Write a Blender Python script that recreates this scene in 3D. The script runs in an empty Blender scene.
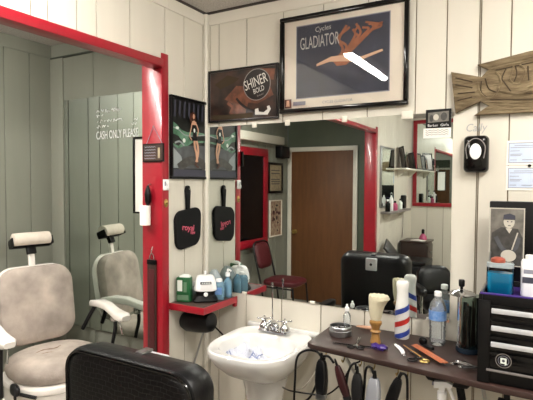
import bpy, bmesh, math, random
from mathutils import Matrix, Vector, noise
random.seed(7)
PI = math.pi
C = bpy.context.scene.collection

# ------------------------------------------------------------------ materials
def lin(h):
    h = h.lstrip('#'); v = [int(h[i:i+2], 16)/255 for i in (0, 2, 4)]
    return [(x/12.92 if x <= .04045 else ((x+.055)/1.055)**2.4) for x in v] + [1]
def mat(name, col, rough=.5, metal=0, bump=0, bscale=40, var=0, vscale=8, var_col=None, emit=0, coat=0, stretch=(1,1,1), spec=.5, trans=0, detail=4):
    m = bpy.data.materials.new(name); m.use_nodes = True
    nt = m.node_tree; b = nt.nodes['Principled BSDF']
    c = lin(col)
    b.inputs['Base Color'].default_value = c
    b.inputs['Roughness'].default_value = rough
    b.inputs['Metallic'].default_value = metal
    b.inputs['Coat Weight'].default_value = coat
    b.inputs['Specular IOR Level'].default_value = spec
    b.inputs['Transmission Weight'].default_value = trans
    if emit:
        b.inputs['Emission Color'].default_value = c; b.inputs['Emission Strength'].default_value = emit
    if bump or var:
        tc = nt.nodes.new('ShaderNodeTexCoord'); mp = nt.nodes.new('ShaderNodeMapping')
        mp.inputs['Scale'].default_value = stretch
        nt.links.new(tc.outputs['Object'], mp.inputs['Vector'])
    if var:
        n = nt.nodes.new('ShaderNodeTexNoise'); n.inputs['Scale'].default_value = vscale; n.inputs['Detail'].default_value = detail
        nt.links.new(mp.outputs['Vector'], n.inputs['Vector'])
        r = nt.nodes.new('ShaderNodeValToRGB')
        c2 = lin(var_col) if var_col else [x*(1-var) for x in c[:3]]+[1]
        r.color_ramp.elements[0].position = .35; r.color_ramp.elements[1].position = .68
        mixc = [c[i]*(1-var)+c2[i]*var for i in range(3)]+[1] if var_col else c2
        r.color_ramp.elements[0].color = mixc; r.color_ramp.elements[1].color = c
        nt.links.new(n.outputs['Fac'], r.inputs['Fac']); nt.links.new(r.outputs['Color'], b.inputs['Base Color'])
    if bump:
        n2 = nt.nodes.new('ShaderNodeTexNoise'); n2.inputs['Scale'].default_value = bscale
        nt.links.new(mp.outputs['Vector'], n2.inputs['Vector'])
        bp = nt.nodes.new('ShaderNodeBump'); bp.inputs['Strength'].default_value = bump; bp.inputs['Distance'].default_value = .01
        nt.links.new(n2.outputs['Fac'], bp.inputs['Height']); nt.links.new(bp.outputs['Normal'], b.inputs['Normal'])
    return m
def thin_glass(name, tint='#ffffff', ior=1.5, rough=.0, opacity=0, body='#ffffff'):
    m = bpy.data.materials.new(name); m.use_nodes = True; nt = m.node_tree
    nt.nodes.clear()
    out = nt.nodes.new('ShaderNodeOutputMaterial'); tr = nt.nodes.new('ShaderNodeBsdfTransparent'); tr.inputs[0].default_value = lin(tint)
    gl = nt.nodes.new('ShaderNodeBsdfGlossy'); gl.inputs['Roughness'].default_value = rough; gl.inputs[0].default_value = (1,1,1,1)
    fr = nt.nodes.new('ShaderNodeFresnel'); fr.inputs['IOR'].default_value = ior
    mx = nt.nodes.new('ShaderNodeMixShader')
    base = tr
    if opacity:
        df = nt.nodes.new('ShaderNodeBsdfDiffuse'); df.inputs[0].default_value = lin(body)
        m0 = nt.nodes.new('ShaderNodeMixShader'); m0.inputs[0].default_value = opacity
        nt.links.new(tr.outputs[0], m0.inputs[1]); nt.links.new(df.outputs[0], m0.inputs[2]); base = m0
    nt.links.new(fr.outputs[0], mx.inputs[0]); nt.links.new(base.outputs[0], mx.inputs[1]); nt.links.new(gl.outputs[0], mx.inputs[2])
    nt.links.new(mx.outputs[0], out.inputs[0])
    return m
def croc(name):
    m = mat(name, '#08080a', rough=.38, spec=.35); nt = m.node_tree; b = nt.nodes['Principled BSDF']
    tc = nt.nodes.new('ShaderNodeTexCoord'); mp = nt.nodes.new('ShaderNodeMapping')
    mp.inputs['Rotation'].default_value = (PI/2, 0, 0)
    nt.links.new(tc.outputs['Object'], mp.inputs['Vector'])
    br = nt.nodes.new('ShaderNodeTexBrick'); br.inputs['Scale'].default_value = 36; br.inputs['Mortar Size'].default_value = .045; br.inputs['Mortar Smooth'].default_value = 1
    br.inputs['Brick Width'].default_value = .95; br.inputs['Row Height'].default_value = .5
    ns = nt.nodes.new('ShaderNodeTexNoise'); ns.inputs['Scale'].default_value = 9
    mixv = nt.nodes.new('ShaderNodeMixRGB'); mixv.inputs[0].default_value = .03
    nt.links.new(mp.outputs['Vector'], mixv.inputs[1]); nt.links.new(mp.outputs['Vector'], ns.inputs['Vector']); nt.links.new(ns.outputs['Color'], mixv.inputs[2])
    nt.links.new(mixv.outputs[0], br.inputs['Vector'])
    inv = nt.nodes.new('ShaderNodeInvert'); nt.links.new(br.outputs['Fac'], inv.inputs['Color'])
    bp = nt.nodes.new('ShaderNodeBump'); bp.inputs['Strength'].default_value = .3; bp.inputs['Distance'].default_value = .004
    nt.links.new(inv.outputs[0], bp.inputs['Height']); nt.links.new(bp.outputs['Normal'], b.inputs['Normal'])
    return m

M = {}
def mk(k, *a, **kw): M[k] = mat(k, *a, **kw)
mk('cream', '#d8d3c6', .45, bump=.12, bscale=30, stretch=(1,1,.12), var=.07, vscale=5)
mk('cream_plain', '#dbd6ca', .45, var=.05, vscale=6)
mk('groove', '#7d705c', .8)  # cream paint darkened: shade of the board gaps put into the colour
mk('green_board', '#8a8c80', .55, bump=.12, bscale=30, stretch=(1,1,.12), var=.12, vscale=4)
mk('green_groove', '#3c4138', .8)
mk('green_dark', '#59604f', .55, var=.15, vscale=4)
mk('red', '#9c1928', .3, bump=.15, bscale=14, var=.12, vscale=9, coat=.2)
mk('ceiling', '#dad6d2', .9, bump=.6, bscale=160, var=.35, vscale=120)
mk('dark_trim', '#3a3430', .6)
mk('floor', '#a59c90', .4, var=.3, vscale=6)
mk('door_wood', '#6e4626', .55, var=.35, vscale=9, stretch=(3,3,.35), var_col='#4a2c14')
mk('white_paint', '#e2ddd0', .4)
mk('black', '#060607', .4, spec=.25)
mk('black_gloss', '#040405', .12, spec=.4)
mk('black_matte', '#08080a', .6, spec=.2)
mk('black_vinyl', '#07080b', .36, bump=.1, bscale=60, spec=.35)
mk('chrome', '#c9cacc', .12, 1)
mk('steel', '#a9abac', .3, 1)
mk('brass', '#b39a5c', .35, 1)
mk('dark_metal', '#2a2a2c', .4, .6)
mk('porcelain', '#dfdedb', .1, coat=.4)
mk('enamel', '#f0ebe4', .15, coat=.5, var=.06, vscale=9)
mk('suede', '#c3b6ab', .9, var=.5, vscale=5, bump=.2, bscale=120, detail=7)
mk('suede_light', '#d8cdbf', .85, var=.2, vscale=9)
mk('stain', '#7d6656', .9)
mk('wood_desk', '#34201b', .5, var=.25, vscale=8, stretch=(.4,3,3))
mk('shelf_top', '#4a3b34', .45, var=.3, vscale=20)
mk('carved', '#86765a', .85, var=.8, vscale=16, stretch=(.6,1,2.2), bump=1, bscale=45, var_col='#4c3d28', detail=8)
mk('carved_dark', '#3f3220', .9)
mk('maroon', '#4a1219', .45, bump=.2, bscale=60)
mk('white', '#efefef', .4)
mk('paper', '#ece9e2', .7)
mk('cert_blue', '#c9d6ec', .6, var=.1, vscale=20)
mk('ink', '#3b3b48', .7)
mk('ink_soft', '#8b8b98', .7)
mk('mat_board', '#e9dfd0', .7)
mk('art_navy', '#33384c', .6, var=.35, vscale=12)
mk('art_orange', '#b06a45', .6, var=.3, vscale=25)
mk('art_peach', '#dfb595', .6)
mk('art_line', '#a9a2a0', .6)
mk('art_text', '#c9c6c2', .6)
mk('beer_bg', '#4a3026', .35, var=.95, vscale=11, var_col='#120e0d')
mk('beer_rust', '#83503a', .4, var=.7, vscale=22, var_col='#2c1710')
mk('beer_black', '#15100f', .3)
mk('sign_white', '#d9d7d2', .5)
mk('sign_frame', '#1c1b1c', .25)
mk('grey_line', '#8d8886', .4, .5)
mk('night', '#0d1210', .3, var=.5, vscale=12)
mk('car_green', '#2c5a40', .3, var=.6, vscale=22, var_col='#7fae92')
mk('asphalt', '#55585c', .4, var=.4, vscale=20)
mk('asphalt_light', '#8f9698', .4)
mk('skin_print', '#c99a7e', .5)
mk('hair_print', '#4a2418', .5)
mk('pink', '#b04a70', .4)
mk('pink_print', '#f26a84', .5)
mk('lint', '#f2efe8', .8)
mk('leather', '#32201a', .4)
mk('green_pack', '#195c33', .35, var=.2, vscale=40)
mk('label_white', '#dfe6e0', .5)
mk('silver_plastic', '#d4d6da', .3, .4)
mk('purple', '#3a2272', .35)
mk('orange_comb', '#a85c3a', .4)
mk('bristle', '#cfc7ac', .95, bump=.5, bscale=90, stretch=(1,1,.1))
mk('brush_wood', '#a0763f', .35, var=.25, vscale=30)
mk('barber_blue', '#2b3f8f', .3)
mk('barber_red', '#b92f2a', .3)
mk('label_blue', '#3f78bd', .35, var=.3, vscale=60, var_col='#cfe0f2')
mk('liquid_blue', '#0f88b4', .15)
mk('liquid_dark', '#1c2a38', .12)
mk('grip_red', '#9a4a38', .4)
mk('gray_photo', '#7e7a72', .4, var=.6, vscale=25, var_col='#2e2c2a')
mk('gray_mid', '#4a4845', .4, var=.5, vscale=40)
mk('gray_light', '#bdb8ab', .4)
mk('frame_tan', '#a99c80', .6, var=.5, vscale=30, var_col='#6f5a45')
mk('picture_buff', '#c2b49a', .6, var=.7, vscale=22, var_col='#7d3b2e')
mk('cabinet', '#2f1c16', .35, var=.2, vscale=10)
mk('towel', '#cfd2de', .95, bump=.6, bscale=160)
mk('towel_blue', '#7c88ae', .9)
mk('clipper_silver', '#9b9ea6', .3, .3)
mk('dark_maroon', '#2e0f12', .4)
mk('led_dim', '#fffaf2', .4, emit=34)
mk('led', '#fffaf2', .4, emit=58)
mk('fixture', '#e8e6e0', .4)
mk('green_print', '#5d7d62', .5)
mk('spray_blue', '#8fbfd2', .2)
mk('sticker', '#f2f2f2', .5)
M['mirror'] = mat('mirror', '#dfe4e1', .0, 1)
M['mirror_bay'] = mat('mirror_bay', '#d5dcd6', .02, 1)
M['croc'] = croc('croc')
M['glass_jar'] = thin_glass('glass_jar', '#ffffff', 1.25, .03)
M['glass'] = thin_glass('glass', ior=1.33)
M['plastic_clear'] = thin_glass('plastic_clear', '#f8fbfc', 1.35, .08, .16, '#eef2f4')
M['plastic_smoke'] = thin_glass('plastic_smoke', '#b9c6c0', 1.4, .03)
M['plastic_bluish'] = thin_glass('plastic_bluish', '#c6e0ee', 1.4, .08, .35, '#9fc8de')
M['frosted'] = thin_glass('frosted', '#d9e6ea', 1.4, .2, .5, '#c3cfd2')
M['dark_pane'] = mat('dark_pane', '#08090c', .05)

# ------------------------------------------------------------------ mesh helpers
def spline(pts, n=6):
    if len(pts) < 3: return [Vector(p) for p in pts]
    P = [Vector(p) for p in pts]; P = [P[0]*2-P[1]] + P + [P[-1]*2-P[-2]]; out = []
    for i in range(1, len(P)-2):
        for k in range(n):
            t = k/n; a, b, c, d = P[i-1:i+3]
            out.append(.5*((2*b)+(c-a)*t+(2*a-5*b+4*c-d)*t*t+(3*b-a-3*c+d)*t**3))
    out.append(P[-2]); return out
class MB:
    def __init__(s): s.bm = bmesh.new(); s.mats = []
    def mi(s, m):
        if m not in s.mats: s.mats.append(m)
        return s.mats.index(m)
    def raw(s, vs, fs, m, smooth=False, T=None):
        i = s.mi(m); V = [s.bm.verts.new((T @ Vector(v)) if T else v) for v in vs]
        for f in fs:
            try: fc = s.bm.faces.new([V[k] for k in f])
            except ValueError: continue
            fc.material_index = i; fc.smooth = smooth
        return s
    def merge(s, t, m, smooth=False, T=None):
        t.verts.index_update()
        s.raw([v.co.copy() for v in t.verts], [[v.index for v in f.verts] for f in t.faces], m, smooth, T); t.free(); return s
    def box(s, x0, x1, y0, y1, z0, z1, m, bev=0, T=None, seg=2):
        t = bmesh.new(); bmesh.ops.create_cube(t, size=1)
        for v in t.verts: v.co = Vector(((x0+x1)/2+v.co.x*(x1-x0), (y0+y1)/2+v.co.y*(y1-y0), (z0+z1)/2+v.co.z*(z1-z0)))
        if bev: bmesh.ops.bevel(t, geom=list(t.edges), offset=bev, segments=seg, affect='EDGES', profile=.5)
        return s.merge(t, m, False, T)
    def prism(s, pts, d0, d1, m, bev=0, T=None, plane='xz', smooth=False):
        def P(p, d): return {'xz': (p[0], d, p[1]), 'xy': (p[0], p[1], d), 'yz': (d, p[0], p[1])}[plane]
        t = bmesh.new(); a = [t.verts.new(P(p, d0)) for p in pts]; b = [t.verts.new(P(p, d1)) for p in pts]; n = len(pts)
        t.faces.new(a[::-1]); t.faces.new(b)
        for i in range(n): t.faces.new((a[i], a[(i+1) % n], b[(i+1) % n], b[i]))
        bmesh.ops.recalc_face_normals(t, faces=list(t.faces))
        if bev:
            es = [e for e in t.edges if any(len(f.verts) == n for f in e.link_faces)] if n > 4 else list(t.edges)
            bmesh.ops.bevel(t, geom=es, offset=bev, segments=2, affect='EDGES', profile=.5)
        return s.merge(t, m, smooth, T)
    def loft(s, loops, m, T=None, smooth=True, cap=True, closed=True):
        n = len(loops[0]); vs = [p for l in loops for p in l]; fs = []
        for k in range(len(loops)-1):
            for i in range(n if closed else n-1):
                j = (i+1) % n; fs.append((k*n+i, k*n+j, (k+1)*n+j, (k+1)*n+i))
        if cap: fs.append(list(range(n))[::-1]); fs.append([(len(loops)-1)*n+i for i in range(n)])
        return s.raw(vs, fs, m, smooth, T)
    def lathe(s, prof, m, c=(0,0,0), seg=24, T=None, cap=True, sx=1, sy=1):
        return s.loft([[(c[0]+r*sx*math.cos(2*PI*i/seg), c[1]+r*sy*math.sin(2*PI*i/seg), c[2]+z) for i in range(seg)] for r, z in [(max(r, .0002), z) for r, z in prof]], m, T, True, cap)
    def tube(s, pts, r, m, seg=8, sm=5, T=None, closed=False):
        P = spline(pts, sm) if sm else [Vector(p) for p in pts]
        n = len(P); loops = []; up = None
        for i, p in enumerate(P):
            d = (P[min(i+1, n-1)]-P[max(i-1, 0)])
            if d.length < 1e-9: d = Vector((0,0,1))
            d.normalize()
            if up is None: up = d.orthogonal().normalized()
            up = (up-d*up.dot(d))
            if up.length < 1e-6: up = d.orthogonal()
            up.normalize(); sd = d.cross(up)
            rr = r if not isinstance(r, (list, tuple)) else r[0]+(r[1]-r[0])*i/(n-1)
            loops.append([p+up*rr*math.cos(2*PI*k/seg)+sd*rr*math.sin(2*PI*k/seg) for k in range(seg)])
        return s.loft(loops, m, T)
    def superq(s, c, a, e1, e2, m, T=None, nu=24, nv=14):
        def pw(x, e): return math.copysign(abs(x)**e, x)
        loops = []
        for j in range(nv+1):
            v = -PI/2+PI*j/nv; v = max(min(v, PI/2-.02), -PI/2+.02)
            loops.append([(c[0]+a[0]*pw(math.cos(v), e1)*pw(math.cos(2*PI*i/nu), e2), c[1]+a[1]*pw(math.cos(v), e1)*pw(math.sin(2*PI*i/nu), e2), c[2]+a[2]*pw(math.sin(v), e1)) for i in range(nu)])
        return s.loft(loops, m, T)
    def build(s, name, parent=None, T=None):
        bmesh.ops.recalc_face_normals(s.bm, faces=list(s.bm.faces))
        me = bpy.data.meshes.new(name); s.bm.to_mesh(me); s.bm.free(); me.set_sharp_from_angle(angle=.65)
        for m in s.mats: me.materials.append(M[m] if isinstance(m, str) else m)
        o = bpy.data.objects.new(name, me); C.objects.link(o)
        if parent: o.parent = parent
        if T: o.matrix_world = T
        return o
def rrect(w, h, r, n=6, cx=0, cz=0):
    r = min(r, w/2-1e-4, h/2-1e-4); out = []
    for qx, qz, a0 in ((1,1,0), (-1,1,PI/2), (-1,-1,PI), (1,-1,1.5*PI)):
        for k in range(n+1):
            a = a0+PI/2*k/n; out.append((cx+qx*(w/2-r)+r*math.cos(a), cz+qz*(h/2-r)+r*math.sin(a)))
    return out
def ell(cx, cz, a, b, n=24, rot=0):
    return [(cx+a*math.cos(t)*math.cos(rot)-b*math.sin(t)*math.sin(rot), cz+a*math.cos(t)*math.sin(rot)+b*math.sin(t)*math.cos(rot)) for t in [2*PI*i/n for i in range(n)]]
def tag(o, label, cat, group=None):
    o['label'] = label; o['category'] = cat
    if group: o['group'] = group
    return o
def empty(name, loc, rz=0, label=None, cat=None, group=None):
    o = bpy.data.objects.new(name, None); C.objects.link(o); o.location = loc; o.rotation_euler = (0, 0, rz); o.empty_display_size = .1
    if label: tag(o, label, cat, group)
    return o
def struct(o): o['kind'] = 'structure'; return o
def text(s, width, m, T, parent=None, mb=None, name='lettering', height=None, thick=.0008, shear=0):
    cu = bpy.data.curves.new('t', 'FONT'); cu.body = s; cu.size = 1; cu.align_x = 'CENTER'; cu.align_y = 'CENTER'; cu.extrude = 0; cu.shear = shear; cu.resolution_u = 3
    ob = bpy.data.objects.new('t', cu); C.objects.link(ob)
    bpy.context.view_layer.update()
    me = bpy.data.meshes.new_from_object(ob.evaluated_get(bpy.context.evaluated_depsgraph_get()))
    xs = [v.co.x for v in me.vertices]; ys = [v.co.y for v in me.vertices]
    k = width/(max(xs)-min(xs)); kz = (height/(max(ys)-min(ys))) if height else k
    cx = (max(xs)+min(xs))/2; cy = (max(ys)+min(ys))/2
    vs = [((v.co.x-cx)*k, 0, (v.co.y-cy)*kz) for v in me.vertices]; fs = [list(p.vertices) for p in me.polygons]
    bpy.data.objects.remove(ob); bpy.data.curves.remove(cu)
    own = mb is None; mb = mb or MB()
    mb.raw(vs, fs, m, False, T)
    if own: return mb.build(name, parent)
def at(x, y, z, ry=0): return Matrix.Translation((x, y, z)) @ Matrix.Rotation(ry, 4, 'Y')
# printed flat art on a picture: local plane xz, printed layers step towards the viewer (-y)
class Art(MB):
    def __init__(s, y): super().__init__(); s.y = y; s.k = 0
    def poly(s, pts, m):
        s.k += 1; y = s.y-.00025*s.k; s.raw([(p[0], y, p[1]) for p in pts], [list(range(len(pts)))[::-1]], m); return s
    def stroke(s, pts, w, m):
        P = [Vector((p[0], 0, p[1])) for p in pts]; P = spline(P, 5) if len(P) > 2 else P; L = []; R = []
        s.k += 1; y = s.y-.00025*s.k
        for i, p in enumerate(P):
            d = (P[min(i+1, len(P)-1)]-P[max(i-1, 0)]).normalized(); nrm = Vector((-d.z, 0, d.x))
            L.append(p+nrm*w/2); R.append(p-nrm*w/2)
        n = len(P); vs = [(v.x, y, v.z) for v in L]+[(v.x, y, v.z) for v in R]
        s.raw(vs, [(i, i+1, n+i+1, n+i) for i in range(n-1)], m); return s
    def words(s, t, w, m, cx, cz, ry=0, h=None, shear=0):
        s.k += 1; text(t, w, m, at(cx, s.y-.00025*s.k, cz, ry), mb=s, height=h, shear=shear); return s
def frame_mb(w, h, b, d, m, mb=None, bev=.002, cx=0, cz=0):
    mb = mb or MB()
    for a in ((-w/2, w/2, h/2-b, h/2), (-w/2, w/2, -h/2, -h/2+b), (-w/2, -w/2+b, -h/2+b, h/2-b), (w/2-b, w/2, -h/2+b, h/2-b)):
        mb.box(cx+a[0], cx+a[1], -d, 0, cz+a[2], cz+a[3], m, bev)
    return mb
WALL_L = PI/2      # rotation for things hung on the left wall (local x -> +y, local -y -> +x)

# ------------------------------------------------------------------ the room
CEIL = 2.65; XB = -1.40; YR = -5.28; YBR = -3.81; XR = 3.3
def board_wall(name, axis, span, zr, grooves, m, mg, T, back=.1, gap=.005, depth=.006, ztop=2.575, extra=None):
    """wall in local frame: x along, front face y=0 towards -y"""
    mb = MB(); x0, x1 = span; z0, z1 = zr
    mb.box(x0, x1, depth, back, z0, z1, mg)  # backing seen in the gaps, its darker colour stands for their shade
    gs = [x0]+[g for g in sorted(grooves) if x0+.01 < g < x1-.01]+[x1]
    zt = min(ztop, z1)
    for i in range(len(gs)-1):
        a = gs[i]+(gap/2 if i else 0); b = gs[i+1]-(gap/2 if i < len(gs)-2 else 0)
        mb.box(a, b, 0, depth+.001, z0, zt, m, .0012, seg=1)
    if z1 > zt: mb.box(x0, x1, -.004, depth+.001, zt, z1, m+'_plain' if m+'_plain' in M else m, .001, seg=1)
    return struct(mb.build(name, None, T))
def gseq(a, b, seed):
    r = random.Random(seed); out = []; x = a
    while x < b: x += r.choice((.11, .135, .2, .235, .235, .155)); out.append(x)
    return out
I4 = Matrix.Identity(4)
def RZ(a, loc=(0,0,0)): return Matrix.Translation(loc) @ Matrix.Rotation(a, 4, 'Z')
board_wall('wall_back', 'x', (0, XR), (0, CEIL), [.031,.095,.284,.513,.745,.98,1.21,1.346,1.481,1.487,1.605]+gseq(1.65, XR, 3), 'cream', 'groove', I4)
board_wall('wall_bay_back', 'x', (XB, -.1), (0, CEIL), [-.96], 'green_board', 'green_groove', I4, ztop=2.555)
# left wall: local x = world y
lg = [-.03, -.198, -.353, -.60, -.80, -.905, -1.044, -1.118]+[-1.118-(g) for g in gseq(0, 4.3, 5)]
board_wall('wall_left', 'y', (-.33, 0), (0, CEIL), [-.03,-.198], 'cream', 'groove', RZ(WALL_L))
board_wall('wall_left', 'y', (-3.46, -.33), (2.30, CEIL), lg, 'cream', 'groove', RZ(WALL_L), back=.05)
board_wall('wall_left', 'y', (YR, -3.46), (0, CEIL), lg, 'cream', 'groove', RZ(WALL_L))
board_wall('wall_bay_left', 'y', (YBR, 0), (0, CEIL), [-.176,-.36,-.473,-.668,-.85,-1.05]+[-1.1-g for g in gseq(0, 2.7, 8)], 'green_board', 'green_groove', RZ(WALL_L, (XB,0,0)), ztop=2.56)
mb = MB(); mb.box(XB, -.1, YBR-.1, YBR, 0, CEIL, 'green_dark'); struct(mb.build('wall_bay_rear'))
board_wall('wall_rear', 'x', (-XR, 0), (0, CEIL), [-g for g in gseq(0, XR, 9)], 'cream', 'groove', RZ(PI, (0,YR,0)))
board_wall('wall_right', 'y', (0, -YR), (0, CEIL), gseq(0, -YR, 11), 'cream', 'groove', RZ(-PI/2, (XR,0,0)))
# inner skin of the partition as seen from the bay
mb = MB()
mb.box(-.112, -.1, -.33, 0, 0, CEIL, 'green_dark'); mb.box(-.062, -.05, -3.46, -.33, 2.30, CEIL, 'green_dark'); mb.box(-.112, -.1, YBR, -3.46, 0, CEIL, 'green_dark')
struct(mb.build('trim_partition'))
mb = MB(); mb.box(XB-.1, XR+.1, YR-.1, .1, -.06, 0, 'floor'); struct(mb.build('floor'))
mb = MB(); mb.box(XB-.1, XR+.1, YR-.1, .1, CEIL, CEIL+.06, 'ceiling'); struct(mb.build('ceiling'))
mb = MB(); mb.box(.0, XR, -.012, 0, CEIL-.012, CEIL, 'dark_trim'); struct(mb.build('trim_1'))
mb = MB(); mb.box(.0, .012, YR, -.012, CEIL-.012, CEIL, 'dark_trim'); struct(mb.build('trim_2'))
mb = MB(); mb.lathe([(.014,0),(.014,CEIL-.012)], 'cream_plain', (.012,-.012,0), 12); struct(mb.build('trim_3'))
# bay corner strip left of the mirror and low molding
mb = MB(); mb.box(XB, XB+.135, -.012, 0, 0, 2.555, 'green_board', .002); struct(mb.build('trim_4'))
mb = MB(); mb.box(XB+.005, -.1, -.014, 0, 2.548, 2.56, 'green_groove', .002); struct(mb.build('trim_5'))
# red posts and header round the opening
mb = MB(); mb.box(-.135, .005, -.385, -.332, 0, 2.335, 'red', .003); struct(mb.build('trim_6'))
mb = MB(); mb.box(-.135, .005, -3.458, -3.38, 0, 2.335, 'red', .003); struct(mb.build('trim_7'))
mb = MB(); mb.box(-.062, .020, -3.379, -.386, 2.258, 2.30, 'red', .002); struct(mb.build('trim_8'))
# door in the bay rear wall
d = empty('door_1', (-.875, YBR, 0), PI); struct(d)
mb = MB(); mb.box(-.475, .475, -.02, -.002, .01, 2.10, 'door_wood', .003); mb.build('door_leaf', d)
mb = MB(); mb.box(-.515, -.455, -.03, -.001, 0, 2.15, 'white_paint', .003); mb.box(.455, .515, -.03, -.001, 0, 2.15, 'white_paint', .003); mb.box(-.515, .515, -.031, -.001, 2.09, 2.15, 'white_paint', .003); mb.build('door_frame', d)
mb = MB(); mb.lathe([(.03,0),(.03,.008),(.012,.012),(.012,.035),(.026,.045),(.03,.06),(.02,.072),(0,.075)], 'brass', T=Matrix.Translation((.39,-.02,.97)) @ Matrix.Rotation(PI/2,4,'X')); mb.build('door_handle', d)
# dark window with red frame in the bay left wall
w = empty('window_1', (XB, -2.745, 1.47), WALL_L); struct(w)
mb = frame_mb(.89, 1.24, .095, .03, 'red'); mb.build('window_frame', w)
mb = MB(); mb.box(-.36, .36, -.012, -.003, -.535, .535, 'dark_pane'); mb.build('window_pane', w)
mb = MB(); mb.box(XB+.0, XB+.07, -3.57, -2.30, 2.17, 2.275, 'white_paint', .003); struct(mb.build('trim_9'))

# ------------------------------------------------------------------ ceiling lights
def fixture(x, y, rz, L, label, name='ceiling_light', led='led'):
    t = empty(name, (x, y, CEIL), rz, label, 'ceiling light')
    mb = MB(); mb.box(-.075, .075, -L/2-.03, L/2+.03, -.03, 0, 'fixture', .004); mb.build('housing', t)
    mb = MB(); loops = [[(.034*math.cos(a), yy, -.03-.03*math.sin(a)) for a in [PI*i/10 for i in range(11)]] for yy in (-L/2, L/2)]
    mb.loft(loops, led); mb.build('lens', t)
    return t
fixture(.47, -1.62, 0, .95, 'slim fluorescent ceiling light nearest the red header, glaring in the framed poster glass', led='led_dim')
fixture(2.15, -1.15, 0, 1.1, 'slim fluorescent ceiling light above the toolbox side of the room')
fixture(-.72, -1.55, 0, 1.2, 'unseen ceiling light added to brighten the green bay')  # unseen fixture, added only to lift the brightness of the bay
fixture(1.6, -3.9, 0, 1.1, 'slim fluorescent ceiling light towards the rear wall')

# ------------------------------------------------------------------ mirrors
t = empty('wall_mirror', (.70, 0, 1.508), 0, 'large frameless wall mirror above the white sink', 'mirror')
mb = MB(); mb.box(-.68, .68, -.006, -.0005, -.478, .478, 'mirror'); mb.build('mirror_glass', t)
for x, z in ((.34,1), (.546,1), (.867,1), (1.174,1), (.277,-1), (.70,-1), (1.294,-1)):
    mb = MB(); mb.box(x-.70-.014, x-.70+.014, -.011, -.006, z*.478-.012*(1 if z>0 else -.4)-.006, z*.478+.012, 'white_paint', .002)
    if x > 1.1 and z > 0: mb.box(x-.70-.022, x-.70+.028, -.02, -.006, .455, .492, 'white_paint', .003)
    mb.build('clip', t)
t = empty('bay_wall_mirror', (-.75, 0, 1.44), 0, 'tall mirror behind the beige barber chair with white lettering', 'mirror')
mb = MB(); mb.box(-.49, .49, -.018, -.001, -.80, .80, 'mirror_bay'); mb.build('mirror_glass', t)
mb = MB()
text('CASH ONLY PLEASE', .385, 'white', at(.032, -.0195, .540, -.02), mb=mb, height=.055)
def scribble(mb, x0, x1, z, h, seed, m='white', y=-.0192, wd=.003):
    r = random.Random(seed); a = Art(y); x = x0; pts = []
    while x < x1:
        pts.append((x, z+r.uniform(-h, h))); x += h*.55
        if r.random() < .16 and len(pts) > 2:
            a.stroke(pts, wd, m); pts = []; x += h
    if len(pts) > 1: a.stroke(pts, wd, m)
    a.bm.verts.index_update()
    mb.raw([v.co.copy() for v in a.bm.verts], [[v.index for v in f.verts] for f in a.bm.faces], m); a.bm.free()
for z, x1, sd in ((.70, .07, 1), (.667, -.09, 2), (.63, .09, 3), (.595, -.02, 4)): scribble(mb, -.155, x1, z, .011, sd, wd=.004)
scribble(mb, .17, .23, .60, .009, 9); scribble(mb, .19, .23, .625, .009, 10)
mb.build('lettering', t)
# narrow picture beside the bay mirror
t = empty('framed_picture', (-.455, -.0185, 1.705), 0, 'black-edged white picture hanging in the bay, half hidden behind the red post', 'picture')
frame_mb(.20, .49, .012, .02, 'black').build('frame', t)
mb = MB(); mb.box(-.088, .088, -.010, -.002, -.234, .234, 'paper'); mb.build('print', t)

# ------------------------------------------------------------------ pictures on the back wall
t = empty('framed_poster', (.845, -.001, 2.28), 0, 'large poster in glossy black frame above the mirror, navy and orange print in cream mat', 'poster')
frame_mb(.675, .50, .022, .03, 'black_gloss', bev=.005).build('frame', t)
a = Art(-.010); a.box(-.325, .325, -.010, -.002, -.24, .24, 'mat_board'); 
a.poly([(-.248,-.178), (.248,-.178), (.248,.200), (-.248,.200)], 'ink_soft')
a.poly([(-.243,-.173), (.243,-.173), (.243,.195), (-.243,.195)], 'art_navy')
# plain stand-in shapes: drifting orange plumes and a pale sash
for k in range(9):
    f = k/8
    a.stroke([(-.02+.01*k, -.01+.006*k), (.01+.02*k, .05+.01*k), (-.01+.03*k-.04*math.sin(k*1.9), .10+.05*f), (.03+.016*k, .165-.012*(k % 3))], .013-.004*f, 'art_orange')
a.poly([(-.04,-.005), (.0,.035), (.05,.04), (.07,.0), (.03,-.03), (-.02,-.03)], 'art_orange')
a.poly([(-.13,-.02), (-.06,-.005), (0,-.01), (.09,-.02), (.215,.015), (.21,.025), (.10,.0), (.02,.02), (-.05,.02), (-.13,-.008)], 'art_peach')
a.words('Cycles', .085, 'art_text', -.095, .165, -.06, h=.034, shear=.1); a.words('GLADIATOR', .215, 'art_text', -.115, .107, -.03, h=.062)
a.words('CYCLES GLADIATOR', .16, 'ink_soft', -.015, -.205, 0, h=.013)
a.poly([(-.312,-.222), (-.272,-.222), (-.272,-.176), (-.312,-.176)], 'beer_rust'); a.poly([(-.304,-.214), (-.282,-.214), (-.286,-.182), (-.30,-.182)], 'art_peach')
a.poly([(-.262,-.212), (-.19,-.212), (-.19,-.192), (-.262,-.192)], 'ink_soft')
a.build('print', t)
mb = MB(); mb.box(-.316, .316, -.0165, -.0150, -.229, .229, 'glass'); mb.build('glass_pane', t)

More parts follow.
